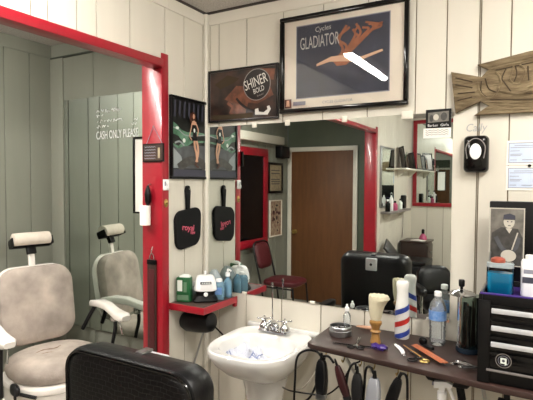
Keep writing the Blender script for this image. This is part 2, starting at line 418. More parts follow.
t = empty('beer_sign', (.262, -.001, 2.158), 0, 'dark beer sign with round white-lettered logo hung left of the large poster', 'sign')
frame_mb(.462, .298, .010, .018, 'sign_frame').build('frame', t)
a = Art(-.009); a.box(-.225, .225, -.009, -.001, -.144, .144, 'beer_bg')
a.poly([(-.12,-.02), (-.04,.05), (.03,.04), (.16,.07), (.20,-.02), (.10,-.06), (.04,-.05), (.02,-.11), (-.05,-.13), (-.09,-.10), (-.06,-.05)], 'beer_rust')
a.poly([(-.19,.07), (-.10,.115), (-.02,.09), (-.05,.07), (-.15,.04)], 'carved_dark'); a.poly([(.05,.09), (.12,.13), (.21,.12), (.20,.06)], 'beer_rust')
a.stroke([(-.10,-.04), (-.06,-.07), (-.03,-.11)], .018, 'beer_rust'); a.stroke([(-.04,-.02), (.0,-.06), (.05,-.09), (.09,-.10)], .014, 'beer_black')
a.poly(ell(.095, .045, .088, .088, 32), 'grey_line'); a.poly(ell(.095, .045, .083, .083, 32), 'beer_black')
a.words('SHINER', .150, 'sign_white', .087, .062, -.28, h=.055); a.words('BOLD', .07, 'sign_white', .108, .016, -.28, h=.028); a.words('beer', .045, 'grey_line', .12, -.012, -.28, h=.012)
a.poly([(.085,-.09), (.105,-.085), (.11,-.105), (.14,-.11), (.165,-.095), (.16,-.08), (.175,-.075), (.185,-.095), (.165,-.125), (.085,-.12)], 'sign_white')
a.poly([(-.205,-.133), (.07,-.133), (.07,-.108), (-.205,-.108)], 'carved_dark')
a.build('print', t)
mb = frame_mb(.442, .278, .002, .0095, 'grey_line'); mb.build('inner_edge', t)

t = empty('small_photo_sign', (1.317, -.007, 1.952), .0, 'small black sign with grey photo strip on the upper right mirror corner', 'sign')
a = Art(-.004); a.box(-.055, .055, -.004, 0, -.036, .048, 'black')
a.poly([(-.045,-.012), (.045,-.008), (.045,.038), (-.045,.034)], 'gray_photo'); a.poly(ell(-.01, .012, .012, .014), 'gray_light'); a.poly(ell(-.03, .008, .008, .016), 'gray_mid'); a.poly(ell(.024, .014, .014, .018), 'gray_mid')
a.words("Barber  Girl's", .09, 'white', .0, -.024, 0, h=.012)
a.build('print', t)
o = MB(); aa = Art(-.003); aa.box(-.06, .06, -.003, 0, -.022, .022, 'paper')
for z in (.012, .003, -.007): aa.stroke([(-.05+k*.009, z+.0025*((-1)**k)) for k in range(12)], .0018, 'ink')
o = tag(aa.build('note_card'), 'small white handwritten card tucked under the black photo sign on mirror', 'card'); o.location = (1.312, -.007, 1.893)
o.rotation_euler = (0, 0, 0)

for k, (z, lb) in enumerate(((1.795, 'pale blue bordered certificate on the wall, upper of two above toolbox'), (1.688, 'pale blue bordered certificate pinned on the wall, lower of two above toolbox'))):
    a = Art(-.002); a.box(0, .15, -.002, 0, -.052, .052, 'paper'); a.poly([(.008,-.043), (.142,-.043), (.142,.043), (.008,.043)], 'ink_soft'); a.poly([(.011,-.040), (.139,-.040), (.139,.040), (.011,.040)], 'cert_blue')
    for zz, xa, xb in ((.030,.03,.12), (.022,.015,.13), (.008,.015,.05), (-.006,.015,.06), (-.012,.015,.055), (-.03,.015,.04), (-.03,.06,.10)): a.stroke([(xa, zz), (xb, zz)], .0022, 'ink_soft')
    o = tag(a.build('certificate'), lb, 'certificate'); o.location = (1.597, -.001, z)
    if k:
        mb = MB(); mb.lathe([(.006,0),(.006,.004),(.003,.006)], 'black', T=Matrix.Translation((.088,-.003,.052)) @ Matrix.Rotation(PI/2,4,'X')); p = mb.build('push_pin', o)
mb = Art(-.0006); mb.words('Cally', .085, 'steel', 0, 0, 0, h=.045, shear=.2)
o = tag(mb.build('wall_script'), 'faint handwritten word on the cream wall above the black dispenser', 'lettering'); o.location = (1.478, -.0005, 1.905)

# wall dispenser
t = empty('wall_dispenser', (1.480, 0, 1.792), 0, 'glossy black wall dispenser with white oval window below the carved fish', 'dispenser')
mb = MB(); L = []
for dd, ins in ((0, .0), (-.03, .0), (-.045, .006), (-.052, .016)): L.append([(p[0], dd, p[1]) for p in rrect(.10-ins*2, .16-ins*2, .02)])
mb.loft(L, 'black_gloss'); mb.build('body', t)
mb = MB(); mb.loft([[(p[0], y, p[1]) for p in ell(0, .010, a_, b_)] for y, a_, b_ in ((-.05, .023, .034), (-.056, .023, .034), (-.058, .020, .031))], 'white'); mb.build('oval_window', t)
mb = MB(); mb.tube([(-.033, -.0535, -.02), (-.038, -.0535, .03), (-.015, -.0535, .062), (.015, -.0535, .062), (.038, -.0535, .03), (.033, -.0535, -.02)], .0022, 'grey_line', 6); mb.build('painted_highlight', t)  # grey strip painting in a reflection on the glossy body

# carved fish
t = empty('carved_fish', (1.37, -.001, 2.06), 0, 'carved brown wooden fish plaque on the upper right wall', 'wall plaque')
OL = [(0,.099), (.124,.064), (.150,.092), (.107,.118), (.30,.150), (.45,.165), (.60,.160), (.74,.11), (.82,.02), (.80,-.02), (.70,-.07), (.50,-.105), (.32,-.100), (.099,-.099), (.155,-.062), (.122,-.040), (.021,-.085)]
mb = MB(); mb.prism(OL, -.028, 0, 'carved', .004); mb.build('body', t)
mb = MB()
def rib(pts, r=.004): mb.tube([(p[0], -.028, p[1]) for p in pts], r, 'carved', 6)
rib([(.16,.09), (.25,.105), (.40,.12), (.60,.12)]); rib([(.14,-.045), (.25,-.055), (.45,-.06), (.65,-.05)]); rib([(.105,.05), (.12,.0), (.15,-.03), (.18,-.02), (.20,.04), (.18,.08)], .005)
rib([(.25,.10), (.235,.04), (.27,.02), (.29,.07), (.27,.10)], .005); rib([(.33,.11), (.34,.05), (.32,.01)], .005); rib([(.20,-.005), (.28,-.02), (.36,.0), (.44,-.02)], .006); rib([(.30,.0), (.38,.03), (.46,.02)], .006)
rib([(.15,-.075), (.3,-.083), (.5,-.085)], .003); rib([(.17,.105), (.3,.122), (.45,.14)], .003)
mb.superq((.66,-.028,.05), (.018,.008,.018), 1, 1, 'carved_dark'); mb.build('carving', t)
mb = MB()
for p in ([(.14,.055), (.155,.01), (.19,-.01)], [(.22,.09), (.205,.05), (.215,.03), (.24,-.01)], [(.125,.045), (.125,.0), (.15,-.028)], [(.255,.095), (.26,.06), (.25,.03)], [(.34,.10), (.35,.07), (.335,.03), (.36,.0)], [(.38,.105), (.39,.06), (.42,.03), (.47,.04)], [(.33,.045), (.40,.035), (.46,.06)], [(.27,-.02), (.36,-.025), (.45,-.01)], [(.02,.04), (.09,.02)], [(.03,-.03), (.09,-.02)], [(.02,.07), (.09,.045)], [(.03,-.0), (.10,.0)], [(.30,.09), (.305,.03)], [(.16,-.035), (.3,-.047), (.45,-.05)], [(.18,.085), (.28,.098), (.38,.11)]): mb.tube([(q[0], -.0285, q[1]) for q in p], .0028, 'carved_dark', 6)
mb.build('carved_groove', t)

# ------------------------------------------------------------------ left wall: poster, paddle, post things
t = empty('pinup_poster', (.001, -.165, 1.905), WALL_L, 'black framed poster of a woman in black beside a green car, left of mirror', 'poster')
frame_mb(.322, .448, .014, .02, 'black').build('frame', t)
a = Art(-.012); a.box(-.15, .15, -.012, -.002, -.212, .212, 'night')
a.poly([(-.147,-.165), (.147,-.165), (.147,-.03), (-.147,-.045)], 'asphalt')
a.poly([(-.147,-.165), (-.05,-.165), (-.075,-.10), (-.147,-.05)], 'asphalt_light')
a.poly([(-.147,.085), (-.11,.07), (-.075,.045), (-.02,.035), (.06,.045), (.147,.04), (.147,-.01), (.02,-.02), (-.02,-.04), (-.06,-.045), (-.10,-.06), (-.147,-.04)], 'car_green')
a.poly([(-.147,.02), (-.10,.01), (-.06,-.02), (-.10,-.045), (-.147,-.03)], 'night'); a.poly([(-.02,.02), (.147,.028), (.147,.0), (.0,-.008)], 'night')
a.stroke([(-.147,.055), (-.09,.04), (-.05,.02), (.02,.018), (.147,.034)], .006, 'asphalt_light'); a.stroke([(-.13,-.03), (-.09,-.02), (-.05,-.04)], .010, 'asphalt_light')
a.poly(ell(-.052, -.012, .012, .012), 'label_white'); a.poly(ell(-.11, .052, .014, .008), 'label_white')
a.stroke([(-.10,-.165), (-.03,-.13), (.03,-.12), (.10,-.13), (.14,-.165)], .05, 'gray_mid')
for k in range(7): a.poly([(-.14+.04*k, .11+.02*(k%2)), (-.125+.04*k, .11), (-.12+.04*k, .20), (-.135+.04*k, .20)], 'ink')
a.poly([(-.147,-.212), (.147,-.212), (.147,-.172), (-.147,-.172)], 'ink')
a.stroke([(.035,.0), (.040,-.045), (.054,-.08), (.060,-.128)], .018, 'skin_print'); a.stroke([(.052,.0), (.066,-.04), (.068,-.08), (.050,-.128)], .017, 'skin_print')
a.poly([(.014,.078), (.048,.082), (.050,.045), (.062,-.006), (.018,-.008), (.022,.035)], 'black'); a.poly(ell(.034, .050, .008, .012), 'label_white')
a.stroke([(.014,.092), (.002,.05), (-.008,.015), (.012,-.005)], .008, 'skin_print'); a.stroke([(.050,.090), (.068,.055), (.060,.02)], .008, 'skin_print')
a.poly([(.010,.080), (.050,.082), (.050,.100), (.034,.106), (.014,.102)], 'skin_print')
a.stroke([(.006,.145), (.0,.12), (.006,.09)], .014, 'hair_print'); a.poly(ell(.022, .130, .016, .022), 'hair_print'); a.poly(ell(.027, .128, .009, .014), 'skin_print'); a.stroke([(.036,.145), (.042,.12), (.038,.10)], .008, 'hair_print')
a.stroke([(.045,-.128), (.050,-.15), (.072,-.156)], .010, 'hair_print'); a.stroke([(.058,-.13), (.034,-.145)], .009, 'hair_print')
a.build('print', t)

t = empty('paddle_mirror', (.001, -.182, 1.405), WALL_L, 'black paddle shaped hand mirror with pink lettering hanging on left wall', 'hand mirror')
mb = MB(); L = []
out = [(p[0]*(1-.10*(p[1] < 0)*min(1, -p[1]/.1)), p[1]+(.012*p[0]/.12)) for p in rrect(.225, .215, .05, 8)]
for dd, k in ((0, .97), (-.004, 1), (-.016, 1), (-.020, .97)): L.append([(p[0]*k, dd, p[1]*k) for p in out])
mb.loft(L, 'black_matte'); mb.build('paddle', t)
mb = MB(); L = []
for dd, k in ((-.002, .9), (-.004, 1), (-.014, 1), (-.018, .85)): L.append([(p[0]*k, dd, .165+(p[1]-.165)*k) for p in [(-.012,.08), (.012,.08), (.016,.16), (.021,.215), (.014,.236), (0,.240), (-.014,.236), (-.021,.215), (-.016,.16)]])
mb.loft(L, 'black_matte'); h = mb.build('handle', t)
mb = MB(); mb.lathe([(.004,0),(.004,.004)], 'chrome', T=Matrix.Translation((0,-.0178,.220)) @ Matrix.Rotation(PI/2,4,'X')); mb.build('hanging_nail', h)
mb = MB(); text('royal', .10, 'pink_print', at(-.008, -.0206, .0, .12), mb=mb, height=.044); text('new', .04, 'pink_print', at(.032, -.0206, -.028, .12), mb=mb, height=.016); mb.build('lettering', t)

PX = .0055; PY = -.3855   # side and front faces of the post
t = empty('hanging_plaque', (-.050, PY, 1.818), 0, 'small black plaque with lines of writing hung by a cord on the red post', 'plaque')
a = Art(-.008); a.box(-.072, .072, -.008, 0, -.048, .048, 'black', 0); a.poly([(-.066,-.042), (.066,-.042), (.066,.042), (-.066,.042)], 'beer_bg')
for z in (.03, .015, 0, -.015, -.03): a.stroke([(-.058+k*.0085, z+.002*((-1)**k)) for k in range(10)], .003, 'ink_soft')
a.poly([(.035,-.03), (.05,-.03), (.05,.025), (.035,.025)], 'frame_tan'); a.build('board', t)
mb = MB(); mb.tube([(-.05,-.003,.048), (-.0,-.003,.138), (.06,-.003,.048)], .0016, 'ink_soft', 6, sm=0); mb.superq((0,-.004,.138), (.004,.004,.004), 1, 1, 'steel', nu=8, nv=6); mb.build('hanging_cord', t)

t = empty('lint_roller', (-.086, PY, 1.487), 0, 'white lint roller with black handle hanging on the red post', 'lint roller')
mb = MB(); mb.lathe([(.026,-.052),(.028,-.05),(.028,.05),(.026,.052)], 'lint', (0,-.030,0)); mb.build('roll', t)
mb = MB(); mb.lathe([(.008,.05),(.010,.06),(.016,.075),(.018,.11),(.013,.135),(.007,.15),(.006,.158)], 'black', (.012,-.022,0)); mb.build('handle', t)
mb = MB(); mb.tube([(.012,-.022,.155), (.012,-.012,.165), (.012,0,.165)], .002, 'steel', 6); mb.build('hook', t)

t = empty('razor_strop', (-.062, PY, 1.04), 0, 'dark leather razor strop hanging from a chrome hook low on red post', 'strop')
mb = MB(); mb.box(-.031, .031, -.010, -.002, -.30, .20, 'leather', .003); mb.build('strap', t)
mb = MB(); mb.box(-.020, .020, -.0125, -.0095, -.29, .16, 'maroon', .001); mb.build('inner_strap', t)
mb = MB(); mb.box(-.031, .031, -.014, -.001, .185, .21, 'black', .003); mb.build('end_cap', t)
mb = MB(); mb.tube([(-.012,-.006,.20), (-.014,-.008,.225), (0,-.008,.245), (.014,-.008,.225), (.012,-.006,.20)], .003, 'chrome', 8); mb.tube([(0,-.006,.24), (.004,-.016,.255), (0,-.003,.275), (0,0,.28)], .003, 'chrome', 8); mb.build('hook', t)

t = empty('adhesive_hook', (PX, -.359, 1.648), WALL_L, 'white adhesive hook at the right edge of the red post', 'hook')
mb = MB(); mb.box(-.022, .022, -.006, 0, -.028, .030, 'sticker', .003); mb.build('base_plate', t)
mb = MB(); mb.tube([(0,-.006,.01), (0,-.018,-.005), (0,-.018,-.018), (0,-.008,-.022)], .0035, 'sticker', 8); mb.box(-.014, -.004, -.0068, -.006, -.005, .018, 'ink_soft'); mb.build('hook_arm', t)
t = empty('latch_plate', (PX, -.357, 1.552), WALL_L, 'small worn brass catch plate on the red post edge below white hook', 'catch')
mb = MB(); mb.loft([[(p[0], y, p[1]) for p in ell(0, 0, a_, b_)] for y, a_, b_ in ((0,.014,.022), (-.003,.014,.022), (-.007,.009,.016))], 'brass'); mb.build('plate', t)
mb = MB(); mb.superq((0,-.007,.0), (.004,.002,.004), 1, 1, 'dark_metal', nu=8, nv=6); mb.build('screw', t)

# ------------------------------------------------------------------ corner shelf
SZ = 1.012
t = empty('corner_shelf', (0, 0, SZ), 0, 'red edged corner shelf with dark top left of the sink', 'shelf')
mb = MB(); mb.box(.001, .228, -.325, -.026, -.020, 0, 'shelf_top', .001); mb.build('board', t)
mb = MB(); mb.box(.002, .236, -.333, -.325, -.034, .002, 'red', .002); mb.box(.228, .236, -.325, -.014, -.034, .002, 'red', .002); mb.build('edging', t)
mb = MB(); mb.box(.206, .226, -.025, -.001, -.06, -.021, 'red', .002); mb.build('cleat', t)
mb = MB(); mb.box(.002, .025, -.32, -.05, -.04, -.021, 'red', .002); mb.build('cleat', t)
mb = MB(); mb.tube([(.003, -.13, -.42), (.15, -.14, -.022)], .006, 'steel', 8, sm=0); mb.build('brace', t)
# appliance slung under it
t = empty('hanging_hair_dryer', (.10, -.20, SZ-.118), 0, 'black rounded appliance with a cord slung under the red corner shelf', 'appliance')
mb = MB(); T = Matrix.Rotation(-.10,4,'Y') @ Matrix.Rotation(PI/2,4,'Y'); mb.lathe([(.02,-.108),(.045,-.10),(.058,-.07),(.060,0),(.058,.06),(.05,.09),(.03,.10)], 'black_vinyl', T=T); mb.build('body', t)
mb = MB(); mb.tube([(.09,0,.0), (.115,.04,-.05), (.125,.08,-.09), (.15,.12,-.115), (.17,.19,-.13)], .0045, 'black', 8); mb.build('cord', t)
mb = MB(); mb.box(-.01, .01, -.02, .02, .050, .096, 'black'); mb.build('strap', t)

# things on the corner shelf
t = empty('talc_box', (.052, -.262, SZ+.001), .35, 'green and white upright box on the left end of the corner shelf', 'box')
mb = MB(); mb.box(-.040, .040, -.022, .022, 0, .135, 'green_pack', .006); mb.build('body', t)
mb = MB(); mb.box(-.033, -.005, -.0226, -.0219, .06, .12, 'label_white'); mb.box(-.033, .03, -.0226, -.0219, .012, .04, 'green_print'); mb.box(.002, .02, -.0226, -.0219, .055, .11, 'green_print'); mb.build('label', t)
mb = MB(); mb.loft([[(p[0]+.004, p[1], z) for p in rrect(w_, d_, .008)] for z, w_, d_ in ((.134,.062,.034), (.142,.058,.03), (.150,.03,.02))], 'label_white'); mb.build('cap', t)
t = empty('small_jar', (.032, -.145, SZ+.001), 0, 'small grey glass bottle between the green box and white wax warmer', 'bottle')
mb = MB(); mb.lathe([(.018,0),(.02,.004),(.02,.05),(.012,.06),(.012,.066)], 'frosted'); mb.build('body', t)
mb = MB(); mb.lathe([(.014,.064),(.014,.085),(.012,.088)], 'silver_plastic'); mb.build('cap', t)
t = empty('wax_warmer', (.130, -.178, SZ+.001), .70, 'white and black warmer appliance with dark label on the corner shelf', 'appliance')
mb = MB(); mb.loft([[(p[0], p[1], z) for p in rrect(w_, d_, r_)] for z, w_, d_, r_ in ((0,.135,.125,.03), (.008,.14,.13,.03), (.02,.125,.115,.03), (.035,.10,.095,.03), (.055,.108,.10,.03), (.06,.108,.10,.03))], 'black'); mb.build('base', t)
mb = MB(); mb.loft([[(p[0], p[1], z) for p in rrect(w_, d_, r_)] for z, w_, d_, r_ in ((.058,.118,.108,.035), (.063,.124,.114,.035), (.10,.116,.106,.035), (.125,.100,.092,.035), (.135,.085,.078,.03), (.139,.06,.05,.02))], 'white'); l = mb.build('lid', t)
mb = MB(); mb.lathe([(.007,.138),(.006,.150),(.008,.158),(.005,.162)], 'white'); mb.build('lid_knob', l)
mb = MB(); mb.box(-.03, .03, -.0575, -.050, .098, .111, 'ink', T=None)
for k in range(5): mb.box(-.022+k*.01, -.016+k*.01, -.0582, -.057, .101, .108, 'label_white')
mb.build('name_label', l)
mb = MB(); mb.lathe([(.012,0),(.012,.006),(.009,.010)], 'white', T=Matrix.Translation((0,-.052,.042)) @ Matrix.Rotation(PI/2,4,'X')); mb.build('dial', t)
def bottle_prof(r, h, neck, nh): return [(r*.9,0),(r,.006),(r,h*.72),(r*.85,h*.82),(neck,h*.93),(neck,h+nh)]
t = empty('pump_bottle', (.196, -.055, SZ+.001), 0, 'clear bottle of blue liquid at the mirror end of the corner shelf', 'bottle')
mb = MB(); mb.lathe(bottle_prof(.024,.115,.009,.01), 'plastic_bluish'); mb.build('body', t)
mb = MB(); mb.lathe([(.021,.004),(.022,.008),(.022,.07)], 'spray_blue'); mb.build('liquid', t)
mb = MB(); mb.lathe([(.013,.118),(.013,.138),(.006,.14),(.006,.158)], 'white'); mb.tube([(0,0,.156), (.012,-.006,.158), (.03,-.012,.152)], .005, 'white', 8); mb.build('pump', t)
t = empty('blue_jar', (.186, -.125, SZ+.001), .4, 'square clear jar of pale blue fluid beside the white warmer', 'jar')
mb = MB(); mb.loft([[(p[0], p[1], z) for p in rrect(w_, w_*.8, .008)] for z, w_ in ((0,.056), (.004,.06), (.085,.06), (.095,.05), (.10,.03))], 'plastic_bluish'); mb.build('body', t)
mb = MB(); mb.loft([[(p[0], p[1], z) for p in rrect(w_, w_*.78, .006)] for z, w_ in ((.004,.052), (.05,.054), (.06,.054))], 'spray_blue'); mb.box(-.02, .02, -.0248, -.024, .03, .07, 'label_blue'); mb.build('liquid', t)
mb = MB(); mb.lathe([(.018,.099),(.018,.112),(.015,.115)], 'white'); mb.build('cap', t)
mb = MB(); L = []
for j in range(9):
    f = j/8; rr = .052*math.sin(PI*(.15+.8*f))**.6; L.append([(rr*math.cos(2*PI*i/20)*(1+.12*math.sin(5*i+j)), rr*.7*math.sin(2*PI*i/20)*(1+.12*math.cos(4*i+2*j)), .15*f) for i in range(20)])
mb.loft(L, 'frosted'); o = tag(mb.build('plastic_bag'), 'crumpled clear plastic bag standing behind the blue jar on corner shelf', 'bag'); o.location = (.115, -.072, SZ+.002)

# ------------------------------------------------------------------ sink
RZm = .868
t = empty('pedestal_sink', (.528, 0, 0), 0, 'white porcelain pedestal sink fixed to the wall under the mirror', 'sink')
def sink_loop(s, z, yc=-.265, top=False, grow=1.0):
    n = 48; pts = []
    for i in range(n):
        a_ = 2*PI*i/n; c_, s_ = math.cos(a_), math.sin(a_)
        e = .62; x = math.copysign(abs(c_)**e, c_)*.226*s
        y = math.copysign(abs(s_)**(.45 if s_ > 0 else .85), s_)*(.26 if s_ > 0 else .25)*s
        pts.append((x, min(yc+y, -.003), z))
    return pts
def bowl_loop(s, z, yc=-.285):
    return [(.182*s*math.copysign(abs(math.cos(2*PI*i/48))**.8, math.cos(2*PI*i/48)), yc+.165*s*math.copysign(abs(math.sin(2*PI*i/48))**.8, math.sin(2*PI*i/48)), z) for i in range(48)]
mb = MB()
loops = [sink_loop(.30, RZm-.20, -.20), sink_loop(.50, RZm-.175, -.215), sink_loop(.74, RZm-.13, -.24), sink_loop(.90, RZm-.08, -.255), sink_loop(.985, RZm-.035), sink_loop(1.0, RZm-.018), sink_loop(.995, RZm-.006), sink_loop(.97, RZm, -.265), sink_loop(.94, RZm-.004, -.268),
         bowl_loop(1.06, RZm-.008), bowl_loop(1.0, RZm-.018), bowl_loop(.93, RZm-.06), bowl_loop(.78, RZm-.105), bowl_loop(.45, RZm-.13), bowl_loop(.12, RZm-.135)]
mb.loft(loops, 'porcelain'); mb.build('basin', t)
mb = MB(); mb.box(-.216, .216, -.03, -.002, RZm-.01, RZm+.015, 'porcelain', .006); mb.build('back_ledge', t)
mb = MB(); mb.lathe([(.15,0),(.15,.03),(.12,.06),(.09,.15),(.082,.35),(.088,.52),(.105,.62),(.12,.67),(.125,.695)], 'porcelain', (.0,-.21,0), 32, sx=1, sy=.85); mb.build('pedestal', t)
mb = MB(); mb.lathe([(.022,0),(.022,.003),(.016,.004)], 'chrome', (0,-.30,RZm-.134)); mb.build('drain', t)
t = empty('faucet', (.512, -.078, RZm+.0005), 0, 'chrome two-handle faucet with a tall thin rod on the white sink', 'faucet')
mb = MB(); mb.box(-.085, .085, -.028, .026, 0, .012, 'chrome', .005); mb.build('base_plate', t)
for sx in (-1, 1):
    mb = MB(); mb.lathe([(.026,.01),(.026,.028),(.018,.04),(.012,.048),(.012,.06),(.017,.064),(.012,.07)], 'chrome', (sx*.062,0,0)); h = mb.build('valve', t)
    mb = MB()
    for k in range(4):
        a_ = k*PI/2+.5; mb.tube([(sx*.062,0,.062), (sx*.062+.032*math.cos(a_), .032*math.sin(a_), .066)], [.0045,.003], 'chrome', 8, sm=0); mb.superq((sx*.062+.034*math.cos(a_), .034*math.sin(a_), .066), (.006,.006,.006), 1, 1, 'chrome', nu=10, nv=8)
    mb.build('cross_handle', h)
mb = MB(); mb.tube([(0,0,.01), (0,-.005,.05), (0,-.04,.062), (0,-.085,.052), (0,-.10,.035)], [.015,.010], 'chrome', 12); mb.superq((0,0,.03), (.028,.022,.024), 1, 1, 'chrome'); mb.build('spout', t)
mb = MB(); mb.tube([(-.018,.012,.01), (-.020,.012,.245)], .0035, 'chrome', 8, sm=0); mb.lathe([(.0055,.238),(.0075,.245),(.006,.258),(.002,.262)], 'chrome', (-.020,.012,0)); mb.build('lift_rod', t)
# crumpled towel in the bowl
mb = MB(); n = 56; vs = []
for j in range(n):
    for i in range(n):
        u, v = i/(n-1), j/(n-1); r = max(abs(u-.5), abs(v-.5))*2
        q = Vector((u*2.6, v*2.2, 1.7)); rd = 1-abs(noise.noise(q)*2.2); rd2 = 1-abs(noise.noise(q*2.1+Vector((4,1,0)))*2.2)
        z = .012+(1-r**4)*(.020+.050*max(rd, 0)**2+.016*max(rd2, 0)**2)
        x = -.150+.26*u; y = -.235+.20*(v-.5)*(1-.25*u)-.03*u
        vs.append((x+.035*noise.noise(Vector((u*3,v*3,7))), y+.035*noise.noise(Vector((u*3,v*3,3))), z))
fs = [(j*n+i, j*n+i+1, (j+1)*n+i+1, (j+1)*n+i) for j in range(n-1) for i in range(n-1)]
mb.raw(vs, fs, 'towel', True)
def towel_pt(i, j): return Vector(vs[j*n+i])+Vector((0,0,.002))
o = mb.build('towel'); tag(o, 'crumpled white towel with blue stripes lying in the sink bowl', 'towel'); o.location = (.50, -.045, RZm-.112)
mb = MB()
for jj in (9, 13): mb.tube([towel_pt(i, jj) for i in range(3, 53, 2)], .0022, 'towel_blue', 6, sm=2)
for ii in (38,): mb.tube([towel_pt(ii, j) for j in range(3, 52, 2)], .0022, 'towel_blue', 6, sm=2)
mb.build('stripe', o)

# ------------------------------------------------------------------ counter
DZ = .948
t = empty('wall_counter', (.826, 0, DZ), 0, 'dark brown wooden counter fixed to the wall right of the sink', 'counter')
mb = MB(); mb.prism([(0,-.001), (1.45,-.001), (1.45,-.46), (.80,-.445), (.03,-.372), (.005,-.350)], -.024, 0, 'wood_desk', .004, plane='xy'); mb.build('worktop', t)
mb = MB(); mb.box(.03, 1.42, -.030, -.002, -.09, -.031, 'cream_plain', .003); mb.build('wall_cleat', t)
for x in (.12, .70, 1.30):
    mb = MB(); mb.box(x, x+.03, -.27, -.002, -.05, -.031, 'steel', .002); mb.tube([(x+.015,-.006,-.28), (x+.015,-.26,-.045)], .008, 'steel', 8, sm=0); mb.build('bracket', t)
for x in (.085, .175, .255, .315, .415, .455):
    mb = MB(); y = -.345-.088*min(1, (x)/.8)+.008; mb.tube([(x, y+.02, -.030), (x, y+.02, -.05), (x, y, -.058), (x, y-.012, -.045)], .0028, 'brass', 6); mb.build('hook', t)

mb = MB(); mb.tube([(.600, -.335, -.024), (.600, -.335, -.040), (.612, -.335, -.052), (.625, -.337, -.060)], .003, 'brass', 6); mb.build('hook', t)
# on the counter --------------------------------------------------
Z = DZ+.0012
t = empty('metal_tin', (.925, -.185, Z), 0, 'round silver tin full of small dark bits on the left end of counter', 'tin')
mb = MB(); mb.loft([[(r*math.cos(2*PI*i/32), r*math.sin(2*PI*i/32), z) for i in range(32)] for r, z in ((.048,0), (.050,.003), (.050,.02), (.052,.022), (.052,.026), (.050,.028), (.050,.040), (.052,.042), (.050,.045), (.046,.045), (.046,.008), (.001,.006))], 'steel'); mb.build('can', t)
mb = MB(); r = random.Random(3)
for k in range(26):
    a_ = r.uniform(0, 2*PI); q = .036*math.sqrt(r.random()); mb.box(-.010, .010, -.004, .004, -.003, .003, 'dark_metal' if k % 3 else 'chrome', .001, T=Matrix.Translation((q*math.cos(a_), q*math.sin(a_), .030+.018*(1-q/.036)*r.random())) @ Matrix.Rotation(r.uniform(0,PI),4,'Z') @ Matrix.Rotation(r.uniform(-.6,.6),4,'X'))
mb.lathe([(.040,.008),(.043,.032)], 'dark_metal')
o = mb.build('bits', t); o['kind'] = 'stuff'
t = empty('small_clear_bottle', (.905, -.045, Z), 0, 'small clear dropper bottle against the wall behind the silver tin', 'bottle')
mb = MB(); mb.lathe([(.017,0),(.018,.003),(.018,.055),(.014,.066),(.008,.072),(.008,.08)], 'plastic_clear'); mb.build('body', t)
mb = MB(); mb.lathe([(.011,.079),(.011,.096),(.006,.10),(.004,.112)], 'white'); mb.build('cap', t)
t = empty('white_tube', (1.0, -.04, Z), 0, 'pale pink tube lying along the wall on the counter', 'tube')
mb = MB(); mb.loft([[(x, a_*math.cos(2*PI*i/14), .009+b_*math.sin(2*PI*i/14)) for i in range(14)] for x, a_, b_ in ((-.045,.012,.002), (-.02,.012,.007), (.025,.010,.009), (.035,.007,.007))], 'skin_print'); mb.build('body', t)
mb = MB(); mb.lathe([(.007,0),(.007,.016)], 'white', T=Matrix.Translation((.035,0,.009)) @ Matrix.Rotation(PI/2,4,'Y')); mb.build('cap', t)
# shaving brush (large neck duster)
t = empty('neck_brush', (1.10, -.21, Z), 0, 'neck duster brush with turned wooden handle and cream bristles, standing on counter', 'brush')
mb = MB(); mb.lathe([(.023,0),(.024,.003),(.022,.012),(.018,.03),(.017,.042),(.024,.052),(.017,.060),(.020,.075),(.028,.088),(.027,.098),(.019,.104)], 'brush_wood'); mb.build('handle', t)
mb = MB(); L = []
for z, r_, dx in ((.100,.020,0), (.115,.025,0), (.14,.030,.0), (.165,.034,.003), (.185,.040,.008), (.200,.046,.014), (.214,.042,.012), (.216,.015,.008)):
    L.append([(dx+r_*math.cos(2*PI*i/24)*(1+.05*math.sin(i*7)), r_*.9*math.sin(2*PI*i/24)*(1+.05*math.cos(i*5)), z+.004*math.sin(i*3)) for i in range(24)])
mb.loft(L, 'bristle'); mb.build('bristles', t)
# barber-pole talc bottle
t = empty('barber_pole_bottle', (1.186, -.081, Z), 0, 'white talc bottle with red and blue spiral stripes on the counter', 'bottle')
prof = [(.030,0),(.033,.004),(.034,.02),(.033,.10),(.031,.15),(.027,.18),(.026,.215),(.028,.235),(.030,.252),(.027,.262),(.020,.268)]
mb = MB(); mb.lathe(prof, 'porcelain', seg=32); mb.build('body', t)
def prof_r(z):
    for (r0, z0), (r1, z1) in zip(prof, prof[1:]):
        if z0 <= z <= z1: return r0+(r1-r0)*(z-z0)/(z1-z0+1e-9)
    return .03
for k, (z0, mm) in enumerate(((-.038,'barber_blue'), (.018,'barber_red'), (.074,'barber_blue'))):
    mb = MB(); vs = []; N = 40
    for i in range(N+1):
        th = -PI*1.05+2*PI*.95*i/N; z = z0+.02+.085*(i/N)
        for dz in (0, .024):
            zz = min(max(z+dz, .004), .215); rr = prof_r(zz)+.0006; vs.append((rr*math.cos(th), rr*math.sin(th), zz))
    mb.raw(vs, [(2*i, 2*i+2, 2*i+3, 2*i+1) for i in range(N)], mm, True); mb.build('stripe', t)
# water bottle
t = empty('water_bottle', (1.343, -.088, Z), 0, 'clear plastic water bottle with blue label and white cap on counter', 'bottle')
prof = [(.028,0),(.034,.006),(.036,.02),(.034,.03),(.036,.04),(.034,.05),(.036,.06),(.034,.07),(.036,.082),(.037,.09),(.037,.135),(.036,.145),(.037,.158),(.033,.176),(.023,.196),(.014,.208),(.013,.222)]
mb = MB(); mb.lathe(prof, 'plastic_clear', seg=28); mb.build('body', t)
mb = MB(); mb.lathe([(.0377,.112),(.0378,.155)], 'label_blue', seg=28, cap=False); mb.build('label', t)
mb = MB(); mb.lathe([(.0155,.216),(.0158,.218),(.0158,.234),(.013,.237)], 'white'); mb.build('cap', t)
